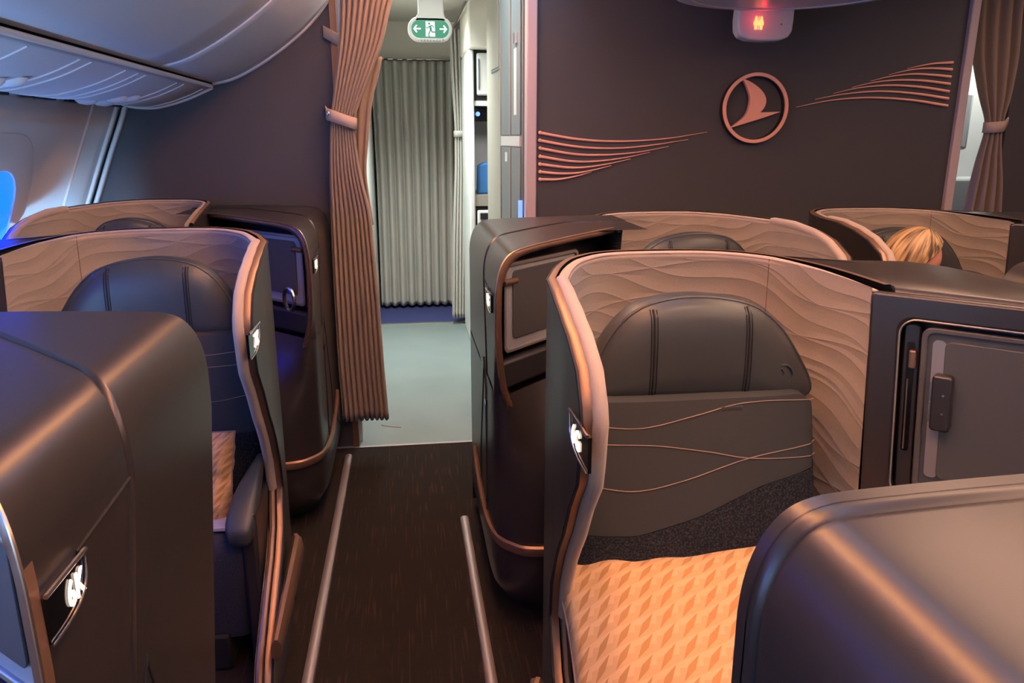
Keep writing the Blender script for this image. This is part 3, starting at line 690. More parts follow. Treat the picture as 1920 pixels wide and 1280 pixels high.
    j = min(range(len(rim_top)), key=lambda i: abs(rim_top[i][1] - 0.70) + (0 if rim_top[i][0] > 0.3 else 9))
    mb = MB(); mb.tube([W(*rim_top[j], 0.006), W(lerp(rim_top[j][0], ins[j][0], 1.0), lerp(rim_top[j][1], ins[j][1], 1.0), 0.009)], 0.0022, n=6); mb.build('rim_joint', 'seam', root, T)
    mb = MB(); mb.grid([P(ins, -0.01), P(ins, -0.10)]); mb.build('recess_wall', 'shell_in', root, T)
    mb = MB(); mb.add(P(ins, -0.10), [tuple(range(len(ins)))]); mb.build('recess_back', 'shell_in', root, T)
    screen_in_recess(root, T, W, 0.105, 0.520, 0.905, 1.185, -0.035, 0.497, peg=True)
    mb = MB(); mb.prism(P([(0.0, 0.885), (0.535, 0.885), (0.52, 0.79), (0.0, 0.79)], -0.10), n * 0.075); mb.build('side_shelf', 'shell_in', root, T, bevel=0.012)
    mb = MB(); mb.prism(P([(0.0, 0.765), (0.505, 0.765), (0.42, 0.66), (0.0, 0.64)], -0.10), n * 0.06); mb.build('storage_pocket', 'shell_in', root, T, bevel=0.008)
    if hook:
        mb = MB(); mb.tube([W(0.43 + 0.03 * math.cos(a), 0.935 + 0.045 * math.sin(a), 0.0) for a in [2 * PI * q / 20 for q in range(20)]], 0.008, closed=True, n=8); mb.build('headphone_hook', 'chrome', root, T)
    # aisle face: stowage flap, its black latch, bumper round the corner
    x = -0.0025
    mb = MB(); mb.tube([(0.003, plate_y + 0.039, 1.090), (0.002, crease - 0.004, 1.098)], 0.0022, n=6); mb.build('panel_joint', 'seam', root, T)
    fl_ = [(0.13, 0.82), (0.30, 0.74), (0.34, 0.30), (0.10, 0.30), (0.115, 0.70)]
    mb = MB(); mb.tube([(x + 0.002, a, b) for a, b in ((0.16, 0.83), (0.10, 0.74), (0.085, 0.30))], 0.004, n=6); mb.build('flap_gap', 'seam', root, T)
    mb = MB(); mb.tube([(x + 0.002, a, b) for a, b in ((0.16, 0.82), (0.22, 0.66), (0.30, 0.45), (0.31, 0.30))], 0.0025, n=6); mb.build('flap_gap', 'seam', root, T)
    for zz in (0.69, 0.315):
        mb = MB(); mb.box(x - 0.002, 0.006, 0.085, 0.125, zz - 0.008, zz + 0.008); mb.build('flap_hinge', 'black', root, T)
    bmp = catmull([(-0.004, 0.50, 0.36), (-0.007, 0.44, 0.33), (-0.008, 0.25, 0.295), (-0.006, 0.06, 0.285), (0.008, -0.07, 0.283), (0.05, -0.145, 0.282), (0.13, -0.188, 0.282), (0.40, -0.196, 0.282)], 5)
    mb = MB(); mb.tube(bmp, 0.011, n=8, sq=1.7); mb.build('bumper', 'bronze', root, T)
    mb = MB(); mb.box(-0.012, 0.01, 0.44, 0.50, 0.23, 0.31); mb.build('bumper_bracket', 'chrome', root, T, bevel=0.006)
    if code: seat_plate(root, T, s, code, x=0.0005, y=plate_y, z=1.062, sc=0.88)
    return root

XL, XR = -0.36, 0.25
# left (window) column
console_aisle((XL - 0.025, 0.86, 0), -1, 'charcoal seat console in the near left foreground with lit 6K plate', '6K', taper=0.09, crease=0.18, far=0.62, plate_y=-0.078, front=0.05)
seat((XL, 1.98, 0), -1, 'window-side business seat holding a creased tan pillow, left of the aisle', '7K')
console_inboard((XL, 1.98, 0), -1, 'dark console between the left aisle seat and the window, cut by the left picture edge', xe=1.05)
console_aisle((XL, 3.12, 0), -1, 'charcoal console with blue-lit opening beside the tied brown curtain', '8K', far=0.655, hook=True)
seat((-1.42, 2.86, 0), 1, 'last-row window seat of which only the curved quilted top shows, below the left bulkhead', dz=0.035, arm=False, sx=0.76, droop=0.05)
# centre column
console_aisle((0.297, -0.06, 0), 1, 'rounded charcoal console filling the near right corner, in front of the tan pillow seat', None, far=0.66, crease=0.625, straight=True, detail=False)
seat((XR, 1.213, 0), 1, 'large charcoal business seat right of the aisle with a patterned tan pillow on it', '6G', arm=False)
console_inboard((XR, 1.213, 0), 1, 'charcoal console with big stowed screen to the right of the pillow seat', xe=1.13)
console_aisle((XR, 2.338, 0), 1, 'charcoal console with grey stowed screen right of the aisle, below the cupboard wall', '7G', far=0.72)
seat((XR + 1.26, 2.36, 0), -1, 'rear centre seat with pale quilted shell and dark headrest, empty, below the emblem', arm=False)
seat((1.575, 2.40, 0), 1, 'rear centre seat in which the blonde person sits', arm=False)
console_inboard((1.575, 2.40, 0), 1, 'dark console at the right picture edge beside the blonde person', xe=1.25)
console_aisle((1.545, 1.15, 0), 1, 'rounded console corner at the right picture edge behind the big stowed screen', None, far=0.66, detail=False)

# ================================================================== PILLOWS AND THE CARD
def pillow(loc, rot, w, h, t, label, wrinkle=0.006, group=None, seed=1):
    rnd = random.Random(seed); nu, nv = 40, 30; rows = []; uv = []
    ph = [rnd.uniform(0, 6) for _ in range(8)]
    def pt(u, v, sd):
        a, b = 2 * u - 1, 2 * v - 1
        pin = 1 - 0.07 * (1 - abs(a) ** 2.0) * abs(b) ** 2; pin2 = 1 - 0.07 * (1 - abs(b) ** 2.0) * abs(a) ** 2
        th = t * ((1 - a ** 4) * (1 - b ** 4)) ** 0.55
        edge = max(abs(a), abs(b))
        wr = wrinkle * (math.sin(9 * a + 3 * b + ph[0]) * math.sin(4 * b - 5 * a + ph[1]) + 0.35 * edge ** 3 * math.sin(17 * (a if abs(b) > abs(a) else b) + ph[2]))
        return Vector((a * w / 2 * pin2, b * h / 2 * pin, sd * (th + wr * (0.3 + edge) * (1 if edge < 0.97 else 0))))
    mb = MB()
    for sd in (1, -1):
        rows = [[pt(i / nu, j / nv, sd) for i in range(nu + 1)] for j in range(nv + 1)]
        mb.grid(rows); uv += [(i / nu, j / nv * h / w) for j in range(nv + 1) for i in range(nu + 1)]
    R = Matrix.Rotation(rot[2], 4, 'Z') @ Matrix.Rotation(rot[1], 4, 'Y') @ Matrix.Rotation(rot[0], 4, 'X')
    mb.v = [R @ p for p in mb.v]
    me_o = mb.build('pillow', 'pillow', None, None, ang=80, uv=uv)
    bm = bmesh.new(); bm.from_mesh(me_o.data); bmesh.ops.remove_doubles(bm, verts=bm.verts, dist=0.0006); bmesh.ops.recalc_face_normals(bm, faces=bm.faces); bm.to_mesh(me_o.data); bm.free()
    me_o.location = me_o.location + Vector(loc)
    pts = [pt(k, 0, 1) for k in [i / 20 for i in range(21)]] + [pt(1, k, 1) for k in [i / 15 for i in range(1, 16)]] + [pt(1 - k, 1, 1) for k in [i / 20 for i in range(1, 21)]] + [pt(0, 1 - k, 1) for k in [i / 15 for i in range(1, 15)]]
    mb = MB(); mb.tube([R @ Vector((p.x, p.y, 0)) for p in pts], 0.0025, closed=True, n=6)
    sm = mb.build('pillow_seam', 'stitch', me_o); sm.location = Vector(loc) - me_o.location
    return tag(me_o, label, 'pillow', group)
pillow((0.575, 1.305, 0.520), (math.radians(24), math.radians(-6), math.radians(-7)), 0.57, 0.50, 0.055, 'patterned tan pillow lying on the large seat right of the aisle', group='tan pillows')
pillow((-0.695, 2.215, 0.562), (math.radians(80), 0, math.radians(-14)), 0.36, 0.32, 0.055, 'creased tan pillow standing upright on the seat left of the aisle', wrinkle=0.012, group='tan pillows', seed=4)
mb = MB(); mb.prism([(-0.64, 2.085, 0.458), (-0.520, 2.085, 0.458), (-0.535, 2.14, 0.464), (-0.64, 2.14, 0.464)], (0, 0, 0.012))
tag(mb.build('amenity_card', 'booklet', bevel=0.002), 'pale folded card lying before the creased pillow on the left seat', 'card')

mb = MB(); mb.tube(catmull([(-0.17, 4.08, 0.003), (-0.12, 4.05, 0.003), (-0.06, 4.03, 0.003)], 5), 0.0022, n=5)
tag(mb.build('thread', 'strap'), 'short pale thread lying on the galley floor near the brown curtain hem', 'thread')

# ================================================================== FLOOR TRACKS
def track(pts, label):
    mb = MB(); (x0, y0), (x1, y1) = pts
    prof_ = [(-0.018, 0.0), (-0.016, 0.010), (-0.008, 0.016), (0.008, 0.016), (0.016, 0.010), (0.018, 0.0)]
    mb.grid([[(lerp(x0, x1, t) + a, lerp(y0, y1, t), b) for a, b in prof_] for t in (0, 0.25, 0.5, 0.75, 1)])
    for k in (0, 4):
        b = k * 6; mb.f.append(tuple(range(b, b + 6)))
    tag(mb.build('floor_track', 'rail'), label, 'floor track', 'metal floor tracks')
track([(-0.322, 3.66), (-0.345, -0.5)], 'metal floor track along the left edge of the aisle carpet')
track([(0.203, 2.93), (0.210, -0.5)], 'metal floor track along the right edge of the aisle carpet')

# ================================================================== EMBLEM AND WAVE STRIPS
root = empty('wall_emblem', (1.732, 3.80, 1.688), 'round copper bird emblem in the middle of the centre bulkhead', 'emblem')
def eT(p): return (p[0] - 1.732, p[1] - 3.80, p[2] - 1.688)
ro = [(1.732 + 0.170 * math.cos(a), 3.755, 1.688 + 0.167 * math.sin(a)) for a in [2 * PI * k / 64 for k in range(64)]]
ri = [(1.732 + 0.153 * math.cos(a), 3.755, 1.688 + 0.150 * math.sin(a)) for a in [2 * PI * k / 64 for k in range(64)]]
MB().ring(ro, ri, (0, 0.010, 0)).build('ring', 'copper', root, eT, bevel=0.001)
MB().ring([(x, 3.765, z) for x, y, z in ro], [(x, 3.765, z) for x, y, z in ri], (0, 0.033, 0)).build('ring_side', 'copperside', root, eT)
bird = [(1.648, 1.828), (1.696, 1.811), (1.744, 1.782), (1.773, 1.752), (1.784, 1.722), (1.777, 1.692), (1.758, 1.668), (1.865, 1.672), (1.776, 1.643), (1.698, 1.620), (1.600, 1.592), (1.645, 1.621), (1.682, 1.655), (1.698, 1.698), (1.699, 1.74), (1.682, 1.781), (1.663, 1.813)]
def smooth_poly(a): return [(p.x, p.z) for p in catmull([(x, 0, z) for x, z in a], 4)]
outl = smooth_poly(bird[0:7]) + smooth_poly(bird[7:11])[0:] + smooth_poly(bird[10:17])[1:]
MB().prism([(x, 3.758, z) for x, z in outl], (0, 0.022, 0)).build('bird', 'copper', root, eT)
LW = [[(0.653, 1.571), (0.847, 1.54), (1.051, 1.53), (1.283, 1.542), (1.503, 1.574)], [(0.653, 1.535), (0.848, 1.504), (1.039, 1.497), (1.232, 1.513), (1.407, 1.539)], [(0.654, 1.498), (0.836, 1.469), (1.002, 1.466), (1.156, 1.479), (1.308, 1.505)], [(0.654, 1.46), (0.812, 1.436), (0.939, 1.435), (1.08, 1.451), (1.214, 1.478)], [(0.654, 1.423), (0.8, 1.406), (0.901, 1.408), (1.016, 1.425), (1.116, 1.446)], [(0.655, 1.386), (0.762, 1.377), (0.851, 1.38), (0.94, 1.396), (1.019, 1.415)], [(0.655, 1.35), (0.737, 1.349), (0.801, 1.356), (0.864, 1.369), (0.921, 1.385)]]
RW = [[(2.786, 1.706), (2.574, 1.733), (2.35, 1.743), (2.146, 1.729), (1.959, 1.695)], [(2.785, 1.741), (2.597, 1.764), (2.401, 1.774), (2.21, 1.759), (2.057, 1.733)], [(2.783, 1.776), (2.621, 1.796), (2.452, 1.803), (2.289, 1.79), (2.151, 1.762)], [(2.783, 1.812), (2.644, 1.826), (2.504, 1.829), (2.368, 1.817), (2.247, 1.791)], [(2.782, 1.847), (2.682, 1.855), (2.57, 1.858), (2.447, 1.845), (2.344, 1.822)], [(2.783, 1.882), (2.705, 1.886), (2.621, 1.885), (2.526, 1.873), (2.44, 1.853)], [(2.782, 1.916), (2.729, 1.913), (2.674, 1.909), (2.605, 1.898), (2.535, 1.883)]]
ORD = ['first', 'second', 'third', 'fourth', 'fifth', 'sixth', 'seventh']
for side, lst in (('left', LW), ('right', RW)):
    for i, l in enumerate(lst):
        c = catmull([(x, 3.79, z) for x, z in l], 8); n = len(c)
        rad = [lerp(0.0072, 0.0014, (k / (n - 1)) ** 1.1) for k in range(n)]
        mb = MB(); mb.tube(c, rad, n=8)
        if side == 'left': mb.lathe([(0.002, -0.011), (0.008, -0.008), (0.0095, 0.0), (0.008, 0.006)], (l[0][0] + 0.006, 3.79, l[0][1]), 12, 'y')
        k = i if side == 'left' else 6 - i
        lab = '%s from the top of the seven copper wave strips %s of the emblem' % (ORD[k], side)
        tag(mb.build('wave_strip', 'copper'), lab, 'wall decoration', 'copper wave strips ' + side + ' of the emblem')

# ================================================================== LAVATORY SIGN AND CEILING DOME
root = empty('ceiling_dome', (1.53, 3.05, 2.09), 'shallow round ceiling dome above the lavatory sign', 'ceiling light')
mb = MB(); mb.lathe([(0.01, 0.02), (0.20, 0.018), (0.34, 0.010), (0.43, 0.0), (0.465, 0.006), (0.480, 0.022), (0.478, 0.04), (0.50, 0.06), (0.56, 0.14), (0.66, 0.32)], (0, 0.0, 0.0), 72); mb.build('dome', 'bin', root)
mb = MB(); mb.tube([(0.40 * math.cos(a), 0.40 * math.sin(a), 0.002) for a in [2 * PI * k / 64 for k in range(64)]], 0.004, closed=True, n=6); mb.build('dome_edging', 'trimw', root)
root = empty('lavatory_sign', (1.64, 3.55, 1.98), 'small white lavatory sign with two lit red figures hanging below the dome', 'sign')
def lT(p): return (p[0] - 1.64, p[1] - 3.55, p[2] - 1.98)
pf = [(1.512, 2.14), (1.508, 2.06), (1.512, 2.012), (1.530, 1.986), (1.565, 1.974), (1.64, 1.970), (1.715, 1.974), (1.752, 1.988), (1.768, 2.012), (1.772, 2.06), (1.772, 2.14)]
MB().prism([(x, 3.52, z) for x, z in pf], (0, 0.07, 0)).build('housing', 'white', root, lT, bevel=0.008, seg=3)
for cx in (1.592, 1.617):
    f = [(-0.003, 0.055), (0.003, 0.055), (0.005, 0.043), (0.0105, 0.028), (0.0095, 0.018), (0.0055, 0.016), (0.005, 0), (-0.005, 0), (-0.0055, 0.016), (-0.0095, 0.018), (-0.0105, 0.028), (-0.005, 0.043)]
    MB().prism([(cx + a * 1.05, 3.517, 2.018 + b) for a, b in f], (0, 0.004, 0)).build('lit_figure', 'redled', root, lT)
MB().box(1.6035, 1.6055, 3.517, 3.521, 2.018, 2.072).build('lit_divider', 'redled', root, lT)
MB().lathe([(0.004, 0), (0.004, 0.003)], (1.712, 3.517, 2.042), 10, 'y').build('sensor', 'bluegrey', root, lT)
lp = bpy.data.lights.new('sign_glow', 'POINT'); lp.energy = 0.10; lp.color = (1, 0.02, 0.05); lp.shadow_soft_size = 0.01
lo_ = bpy.data.objects.new('sign_glow', lp); COL.objects.link(lo_); lo_.location = (1.60, 3.46, 2.06)

# ================================================================== EXIT SIGN
root = empty('exit_sign', (0.19, 5.0, 2.11), 'green running man exit sign with two arrows hanging in the doorway', 'sign')
def xT(p): return (p[0] - 0.19, p[1] - 5.0, p[2] - 2.11)
cx, cz = 0.190, 2.178
MB().prism([(cx + u, 4.97, cz + z) for u, z in rrect(-0.134, 0.134, -0.070, 0.070, 0.069, 8)], (0, 0.06, 0)).build('housing', 'white', root, xT, bevel=0.01, seg=3)
MB().prism([(cx + u, 4.966, cz + z) for u, z in rrect(-0.112, 0.112, -0.050, 0.050, 0.049, 8)], (0, 0.008, 0)).build('sign_face', 'green', root, xT)
MB().prism([(cx + a, 4.97, cz + b) for a, b in ((-0.10, 0.04), (0.10, 0.04), (0.085, 0.09), (0.085, 0.36), (-0.07, 0.36), (-0.07, 0.09))], (0, 0.05, 0)).build('bracket', 'white', root, xT, bevel=0.008)
MB().prism([(cx + a, 4.9645, cz + b) for a, b in ((-0.028, -0.043), (0.029, -0.043), (0.027, 0.042), (-0.027, 0.042))], (0, 0.002, 0)).build('doorway_symbol', 'signwhite', root, xT)
for sg in (-1, 1):
    a = [(0.105, 0), (0.084, 0.021), (0.078, 0.015), (0.087, 0.0045), (0.058, 0.0045), (0.058, -0.0045), (0.087, -0.0045), (0.078, -0.015), (0.084, -0.021)]
    a = [(0.104, 0), (0.086, 0.0225), (0.078, 0.0185), (0.0885, 0.0045), (0.058, 0.0045), (0.058, -0.0045), (0.0885, -0.0045), (0.078, -0.0185), (0.086, -0.0225)]
    MB().prism([(cx + sg * (u - 0.002), 4.9645, cz + z) for u, z in a], (0, 0.002, 0)).build('arrow', 'signwhite', root, xT)
mb = MB()
def limb(pts, w):
    for (a, b), (c, d) in zip(pts, pts[1:]):
        v = Vector((c - a, d - b)); q = Vector((-v.y, v.x)).normalized() * w / 2
        mb.prism([(cx + a + q.x, 4.963, cz + b + q.y), (cx + c + q.x, 4.963, cz + d + q.y), (cx + c - q.x, 4.963, cz + d - q.y), (cx + a - q.x, 4.963, cz + b - q.y)], (0, 0.0012, 0))
mb.prism([(cx - 0.006 + 0.0065 * math.cos(t), 4.963, cz + 0.029 + 0.0065 * math.sin(t)) for t in [2 * PI * k / 14 for k in range(14)]], (0, 0.0012, 0))
limb([(-0.001, 0.017), (0.004, -0.004)], 0.013); limb([(-0.003, 0.017), (-0.013, 0.006), (-0.025, 0.006)], 0.005); limb([(0.002, 0.019), (0.014, 0.018), (0.022, 0.006)], 0.005)
limb([(0.003, -0.002), (0.010, -0.018), (0.031, -0.018)], 0.007); limb([(0.003, -0.003), (-0.010, -0.030), (-0.006, -0.046)], 0.007)
mb.build('running_figure', 'green', root, xT)
for k in range(7):
    MB().box(cx - 0.056 + k * 0.0185, cx - 0.053 + k * 0.0185, 4.964, 4.975, cz - 0.071, cz - 0.060).build('vent_slot', 'bluegrey', root, xT)
MB().lathe([(0.004, 0), (0.004, 0.004)], (cx + 0.076, 4.964, cz - 0.060), 10, 'y').build('test_button', 'bluegrey', root, xT)

# ================================================================== CURTAINS
def drape(name, rows, folds, amp, m, label, y0, parent=None, cat='curtain', nx=96, ph=0.0, sharp=1.0, group=None):
    """rows: (z, x_left, x_right[, fold scale]); pleats push in and out of the hanging plane"""
    zt, zb = rows[0][0], rows[-1][0]; out = []
    R = sorted(rows)
    tl = [(r[0], r[1]) for r in R]; tr = [(r[0], r[2]) for r in R]; ta = [(r[0], r[3] if len(r) > 3 else 1) for r in R]
    def sm(z, tab):
        c = 0
        for d in (-0.05, -0.025, 0, 0.025, 0.05): c += interp(z + d, tab)
        return c / 5
    nz = 60
    for i in range(nz + 1):
        z = lerp(zt, zb, i / nz); xl, xr, a = sm(z, tl), sm(z, tr), sm(z, ta); row = []
        for j in range(nx + 1):
            t = j / nx; wv = math.sin(2 * PI * folds * t + ph + 0.5 * math.sin(7 * t)); wv = math.copysign(abs(wv) ** sharp, wv)
            row.append((lerp(xl, xr, t) + 0.15 * amp * a * math.cos(2 * PI * folds * t), y0 + amp * a * wv + 0.3 * amp * math.sin(3 * t + 2 * z), z + (0.004 * math.sin(2 * PI * folds * t) if i == nz else 0)))
        out.append(row)
    mb = MB(); mb.grid(out); o = mb.build(name, m, parent, None, ang=180, solid=0.004)
    return o
def put(o, root):      # keep a world-built mesh in place under a new parent
    o.parent = root; o.location = o.location - root.location
root = empty('aisle_curtain', (-0.25, 3.68, 0.2), 'brown pleated curtain tied back at the left side of the aisle doorway', 'curtain', 'cabin curtains')
put(drape('curtain_cloth', [(2.30, -0.25, 0.03), (2.12, -0.245, -0.03), (1.95, -0.262, -0.075, 0.9), (1.75, -0.295, -0.165, 0.75), (1.62, -0.318, -0.218, 0.6), (1.56, -0.322, -0.215, 0.7), (1.40, -0.335, -0.20, 0.85), (1.21, -0.342, -0.16), (0.8, -0.348, -0.140), (0.45, -0.348, -0.130), (0.19, -0.340, -0.118)], 9, 0.016, 'curtain', None, 3.675, nx=200), root)
put(drape('curtain_tail', [(1.90, -0.150, -0.075), (1.70, -0.205, -0.135), (1.55, -0.215, -0.155), (1.40, -0.215, -0.175), (1.30, -0.20, -0.168), (1.15, -0.20, -0.15)], 2.0, 0.008, 'curtain', None, 3.725, nx=24), root)
mb = MB(); mb.grid([[(x, y, z + dz) for x, y, z in ((-0.345, 3.78, 1.665), (-0.330, 3.66, 1.650), (-0.30, 3.635, 1.640), (-0.25, 3.632, 1.622), (-0.212, 3.64, 1.610), (-0.20, 3.67, 1.606))] for dz in (0.026, -0.026)]); o = mb.build('tieback_strap', 'strap', None, solid=0.005); put(o, root)
mb = MB(); mb.lathe([(0.004, -0.004), (0.009, -0.002), (0.010, 0.003)], (-0.322, 3.650, 1.652), 12, 'y'); o2 = mb.build('snap_button', 'chrome', None); o2.parent = o; o2.location = o2.location - root.location - o.location
mb = MB(); mb.grid([[(x, y, z + dz) for x, y, z in ((-0.335, 3.785, 2.01), (-0.29, 3.775, 1.985), (-0.245, 3.765, 1.96))] for dz in (0.026, -0.026)]); put(mb.build('upper_strap', 'strap', None, solid=0.006), root)
mb = MB(); mb.tube([(-0.255, 3.72, 2.0), (-0.255, 3.72, 2.41)], 0.010); put(mb.build('curtain_guide', 'trimw', None), root)
o = drape('galley_curtain', [(2.19, -0.25, 0.46), (1.2, -0.24, 0.45), (0.03, -0.245, 0.44)], 9, 0.028, 'greycurtain', None, 7.13, nx=140)
tag(o, 'grey pleated curtain drawn across the far end of the galley passage', 'curtain', 'cabin curtains')
root = empty('side_curtain', (0.42, 6.5, 0.1), 'narrow grey curtain tied in at the right of the drawn grey curtain', 'curtain', 'cabin curtains')
put(drape('curtain_cloth', [(2.36, 0.385, 0.535), (1.9, 0.405, 0.525), (1.66, 0.42, 0.512, 0.7), (1.56, 0.42, 0.508, 0.6), (1.3, 0.415, 0.51, 0.9), (0.7, 0.385, 0.505), (0.06, 0.37, 0.49)], 5, 0.018, 'greycurtain', None, 6.42, nx=60), root)
mb = MB(); mb.grid([[(x, y, z) for x, y in ((0.412, 6.40), (0.43, 6.385), (0.50, 6.385), (0.53, 6.42))] for z in (1.60, 1.55)]); put(mb.build('tieback_strap', 'greycurtain', None, solid=0.005), root)
mb = MB(); mb.tube([(0.43, 5.15, 2.38), (0.44, 6.6, 2.40)], 0.014); tag(mb.build('curtain_rail', 'chrome'), 'short metal curtain rail under the galley ceiling right of the exit sign', 'curtain rail')
mb = MB(); mb.tube([(-0.26, 7.13, 2.205), (0.47, 7.13, 2.205)], 0.012); tag(mb.build('curtain_rail', 'chrome'), 'metal rail along the top of the drawn grey curtain', 'curtain rail')
root = empty('far_aisle_curtain', (3.15, 3.9, 1.0), 'brown curtain knotted at its middle in the far right aisle', 'curtain', 'cabin curtains')
put(drape('curtain_cloth', [(2.42, 2.93, 3.22), (2.15, 2.945, 3.235), (1.95, 2.975, 3.25), (1.75, 3.05, 3.235, 0.8), (1.62, 3.115, 3.20, 0.6), (1.56, 3.11, 3.205, 0.6), (1.45, 3.09, 3.225, 0.8), (1.3, 3.075, 3.26), (1.0, 3.05, 3.30), (0.4, 3.03, 3.31)], 4, 0.022, 'curtain', None, 3.90, nx=70, ph=1.0), root)
mb = MB(); mb.grid([[(x, y, z) for x, y, z in ((3.09, 3.90, 1.60 + d), (3.12, 3.865, 1.60 + d), (3.18, 3.86, 1.605 + d), (3.225, 3.89, 1.625 + d))] for d in (0.028, -0.028)]); put(mb.build('tieback_strap', 'strap', None, solid=0.006), root)

# ================================================================== GALLEY BEYOND THE DOORWAY
# stowage cupboards on the monument wall, seen edge-on
def MW(y, z, d): return (lerp(0.605, 0.555, (y - 3.85) / 1.35) - d, y, z)
root = empty('stowage_cupboard', (0.6, 4.2, 0), 'tall blue-grey stowage cupboard in the doorway beside the bulkhead edge', 'cupboard')
def cT(p): return (p[0] - 0.6, p[1] - 4.2, p[2])
def mw_plate(y0, y1, z0, z1, d0, d1): return MB().add([MW(y0, z0, d0), MW(y1, z0, d0), MW(y1, z1, d0), MW(y0, z1, d0), MW(y0, z0, d1), MW(y1, z0, d1), MW(y1, z1, d1), MW(y0, z1, d1)], [(0, 1, 2, 3), (7, 6, 5, 4), (0, 4, 5, 1), (1, 5, 6, 2), (2, 6, 7, 3), (3, 7, 4, 0)])
mw_plate(3.90, 4.55, 0.05, 2.45, 0.001, 0.012).build('cupboard_frame', 'bluegrey', root, cT)
for z0, z1 in ((0.1, 1.50), (1.56, 2.42)):
    for y0, y1 in ((3.93, 4.18), (4.24, 4.50)):
        d = mw_plate(y0, y1, z0, z1, 0.012, 0.020).build('cupboard_door', 'bluegrey', root, cT, bevel=0.003)
        mw_plate(y1, y1 + 0.025, z0, z1, 0.012, 0.026).build('door_edge', 'silver', root, cT)
mw_plate(3.93, 4.5, 1.505, 1.555, 0.012, 0.022).build('cross_rail', 'trimw', root, cT)
mw_plate(4.02, 4.09, 1.66, 1.98, 0.020, 0.022).build('notice', 'white', root, cT)
mw_plate(4.30, 4.37, 1.42, 1.47, 0.020, 0.022).build('notice', 'white', root, cT)
mw_plate(4.00, 4.05, 2.00, 2.05, 0.020, 0.034).build('latch', 'chrome', root, cT)
mw_plate(3.895, 3.915, 1.10, 1.24, 0.012, 0.030).build('blue_indicator', 'blueled', root, cT)
root = empty('wall_placard', (0.575, 4.8, 1.95), 'framed placard on the beige galley wall beside the doorway', 'placard')
mw_plate(4.66, 4.98, 1.93, 2.36, 0.001, 0.006).build('placard_frame', 'bluegrey', root, lambda p: (p[0] - 0.575, p[1] - 4.8, p[2] - 1.95))
mw_plate(4.675, 4.965, 1.945, 2.345, 0.006, 0.009).build('placard_face', 'panel', root, lambda p: (p[0] - 0.575, p[1] - 4.8, p[2] - 1.95))
# galley unit
root = empty('galley_unit', (0.9, 5.9, 0), 'brightly lit white galley unit glimpsed between grey curtain and beige wall', 'galley')
def gT(p): return (p[0] - 0.9, p[1] - 5.9, p[2])
MB().box(0.475, 0.515, 5.68, 6.35, 0, 2.14).build('end_post', 'white', root, gT, bevel=0.012)
MB().box(0.47, 1.55, 5.66, 6.35, 2.14, 2.5).build('upper_panel', 'beige', root, gT, bevel=0.02)
MB().box(0.515, 1.55, 6.30, 6.35, 0, 2.14).build('back_panel', 'white', root, gT)
MB().box(0.515, 1.55, 5.70, 6.30, 1.765, 1.80).build('shelf', 'white', root, gT)
MB().box(0.515, 1.55, 5.70, 6.30, 1.06, 1.14).build('worktop', 'panel', root, gT)
MB().box(0.515, 1.55, 5.71, 6.30, 1.80, 2.14).build('locker_carcass', 'seam', root, gT)
d = MB().box(0.535, 0.95, 5.69, 5.72, 1.835, 2.12).build('locker_door', 'white', root, gT, bevel=0.012)
MB().box(0.545, 0.552, 5.682, 5.69, 1.88, 2.08).build('door_handle', 'bluegrey', d, gT)
MB().box(0.515, 1.5, 5.72, 6.0, 1.66, 1.755).build('control_strip', 'black', root, gT)
MB().lathe([(0.016, 0), (0.016, 0.008)], (0.542, 5.712, 1.71), 14, 'y').build('lit_button', 'blueled', root, gT)
MB().box(0.515, 1.5, 5.72, 6.3, 0.0, 1.05).build('base_carcass', 'seam', root, gT)
root2 = empty('galley_trolley', (0.75, 5.85, 0.1), 'white galley trolley parked under the worktop', 'trolley')
MB().box(0.53, 0.95, 5.69, 5.719, 0.12, 1.03).build('trolley_door', 'white', root2, lambda p: (p[0] - 0.75, p[1] - 5.85, p[2] - 0.1), bevel=0.01)
MB().box(0.55, 0.92, 5.675, 5.69, 0.965, 1.01).build('trolley_latch', 'seam', root2, lambda p: (p[0] - 0.75, p[1] - 5.85, p[2] - 0.1))
mb = MB(); mb.prism([(0.545, 5.80, 1.14), (0.70, 5.80, 1.14), (0.69, 5.80, 1.36), (0.60, 5.80, 1.37), (0.55, 5.80, 1.35)], (0, 0.12, 0))
tag(mb.build('packet', 'bag', bevel=0.015), 'blue packet standing on the galley worktop', 'packet')

# ================================================================== FAR RIGHT DOOR AREA
root = empty('jump_seat', (3.3, 4.65, 1.0), 'folded grey attendant seat on the white wall beyond the far right curtain', 'jump seat')
def jT(p): return (p[0] - 3.3, p[1] - 4.65, p[2] - 1.0)
MB().prism([(3.29, 4.60, 1.49), (3.56, 4.60, 1.47), (3.56, 4.60, 1.82), (3.36, 4.60, 1.84), (3.33, 4.60, 1.80)], (0, 0.10, 0)).build('backrest', 'jump', root, jT, bevel=0.02)
MB().prism([(3.33, 4.592, 1.53), (3.42, 4.592, 1.525), (3.44, 4.592, 1.78), (3.37, 4.592, 1.79)], (0, 0.02, 0)).build('back_pad', 'bluegrey', root, jT, bevel=0.01)
MB().box(3.30, 3.75, 4.55, 4.75, 0.4, 1.30).build('seat_box', 'jump', root, jT, bevel=0.02)
MB().prism([(3.36, 4.6, 1.30), (3.5, 4.6, 1.30), (3.45, 4.6, 1.46), (3.38, 4.6, 1.46)], (0, 0.05, 0)).build('hinge_arm', 'white', root, jT, bevel=0.01)
MB().box(3.28, 4.6, 4.76, 4.80, 0, 2.45).build('mounting_panel', 'white', root, jT)
mb = MB(); mb.tube([(3.33, 3.80, 1.88), (3.75, 3.795, 1.84)], 0.006); tag(mb.build('hand_rail', 'chrome'), 'thin rail across the dark wall right of the far curtain', 'rail')

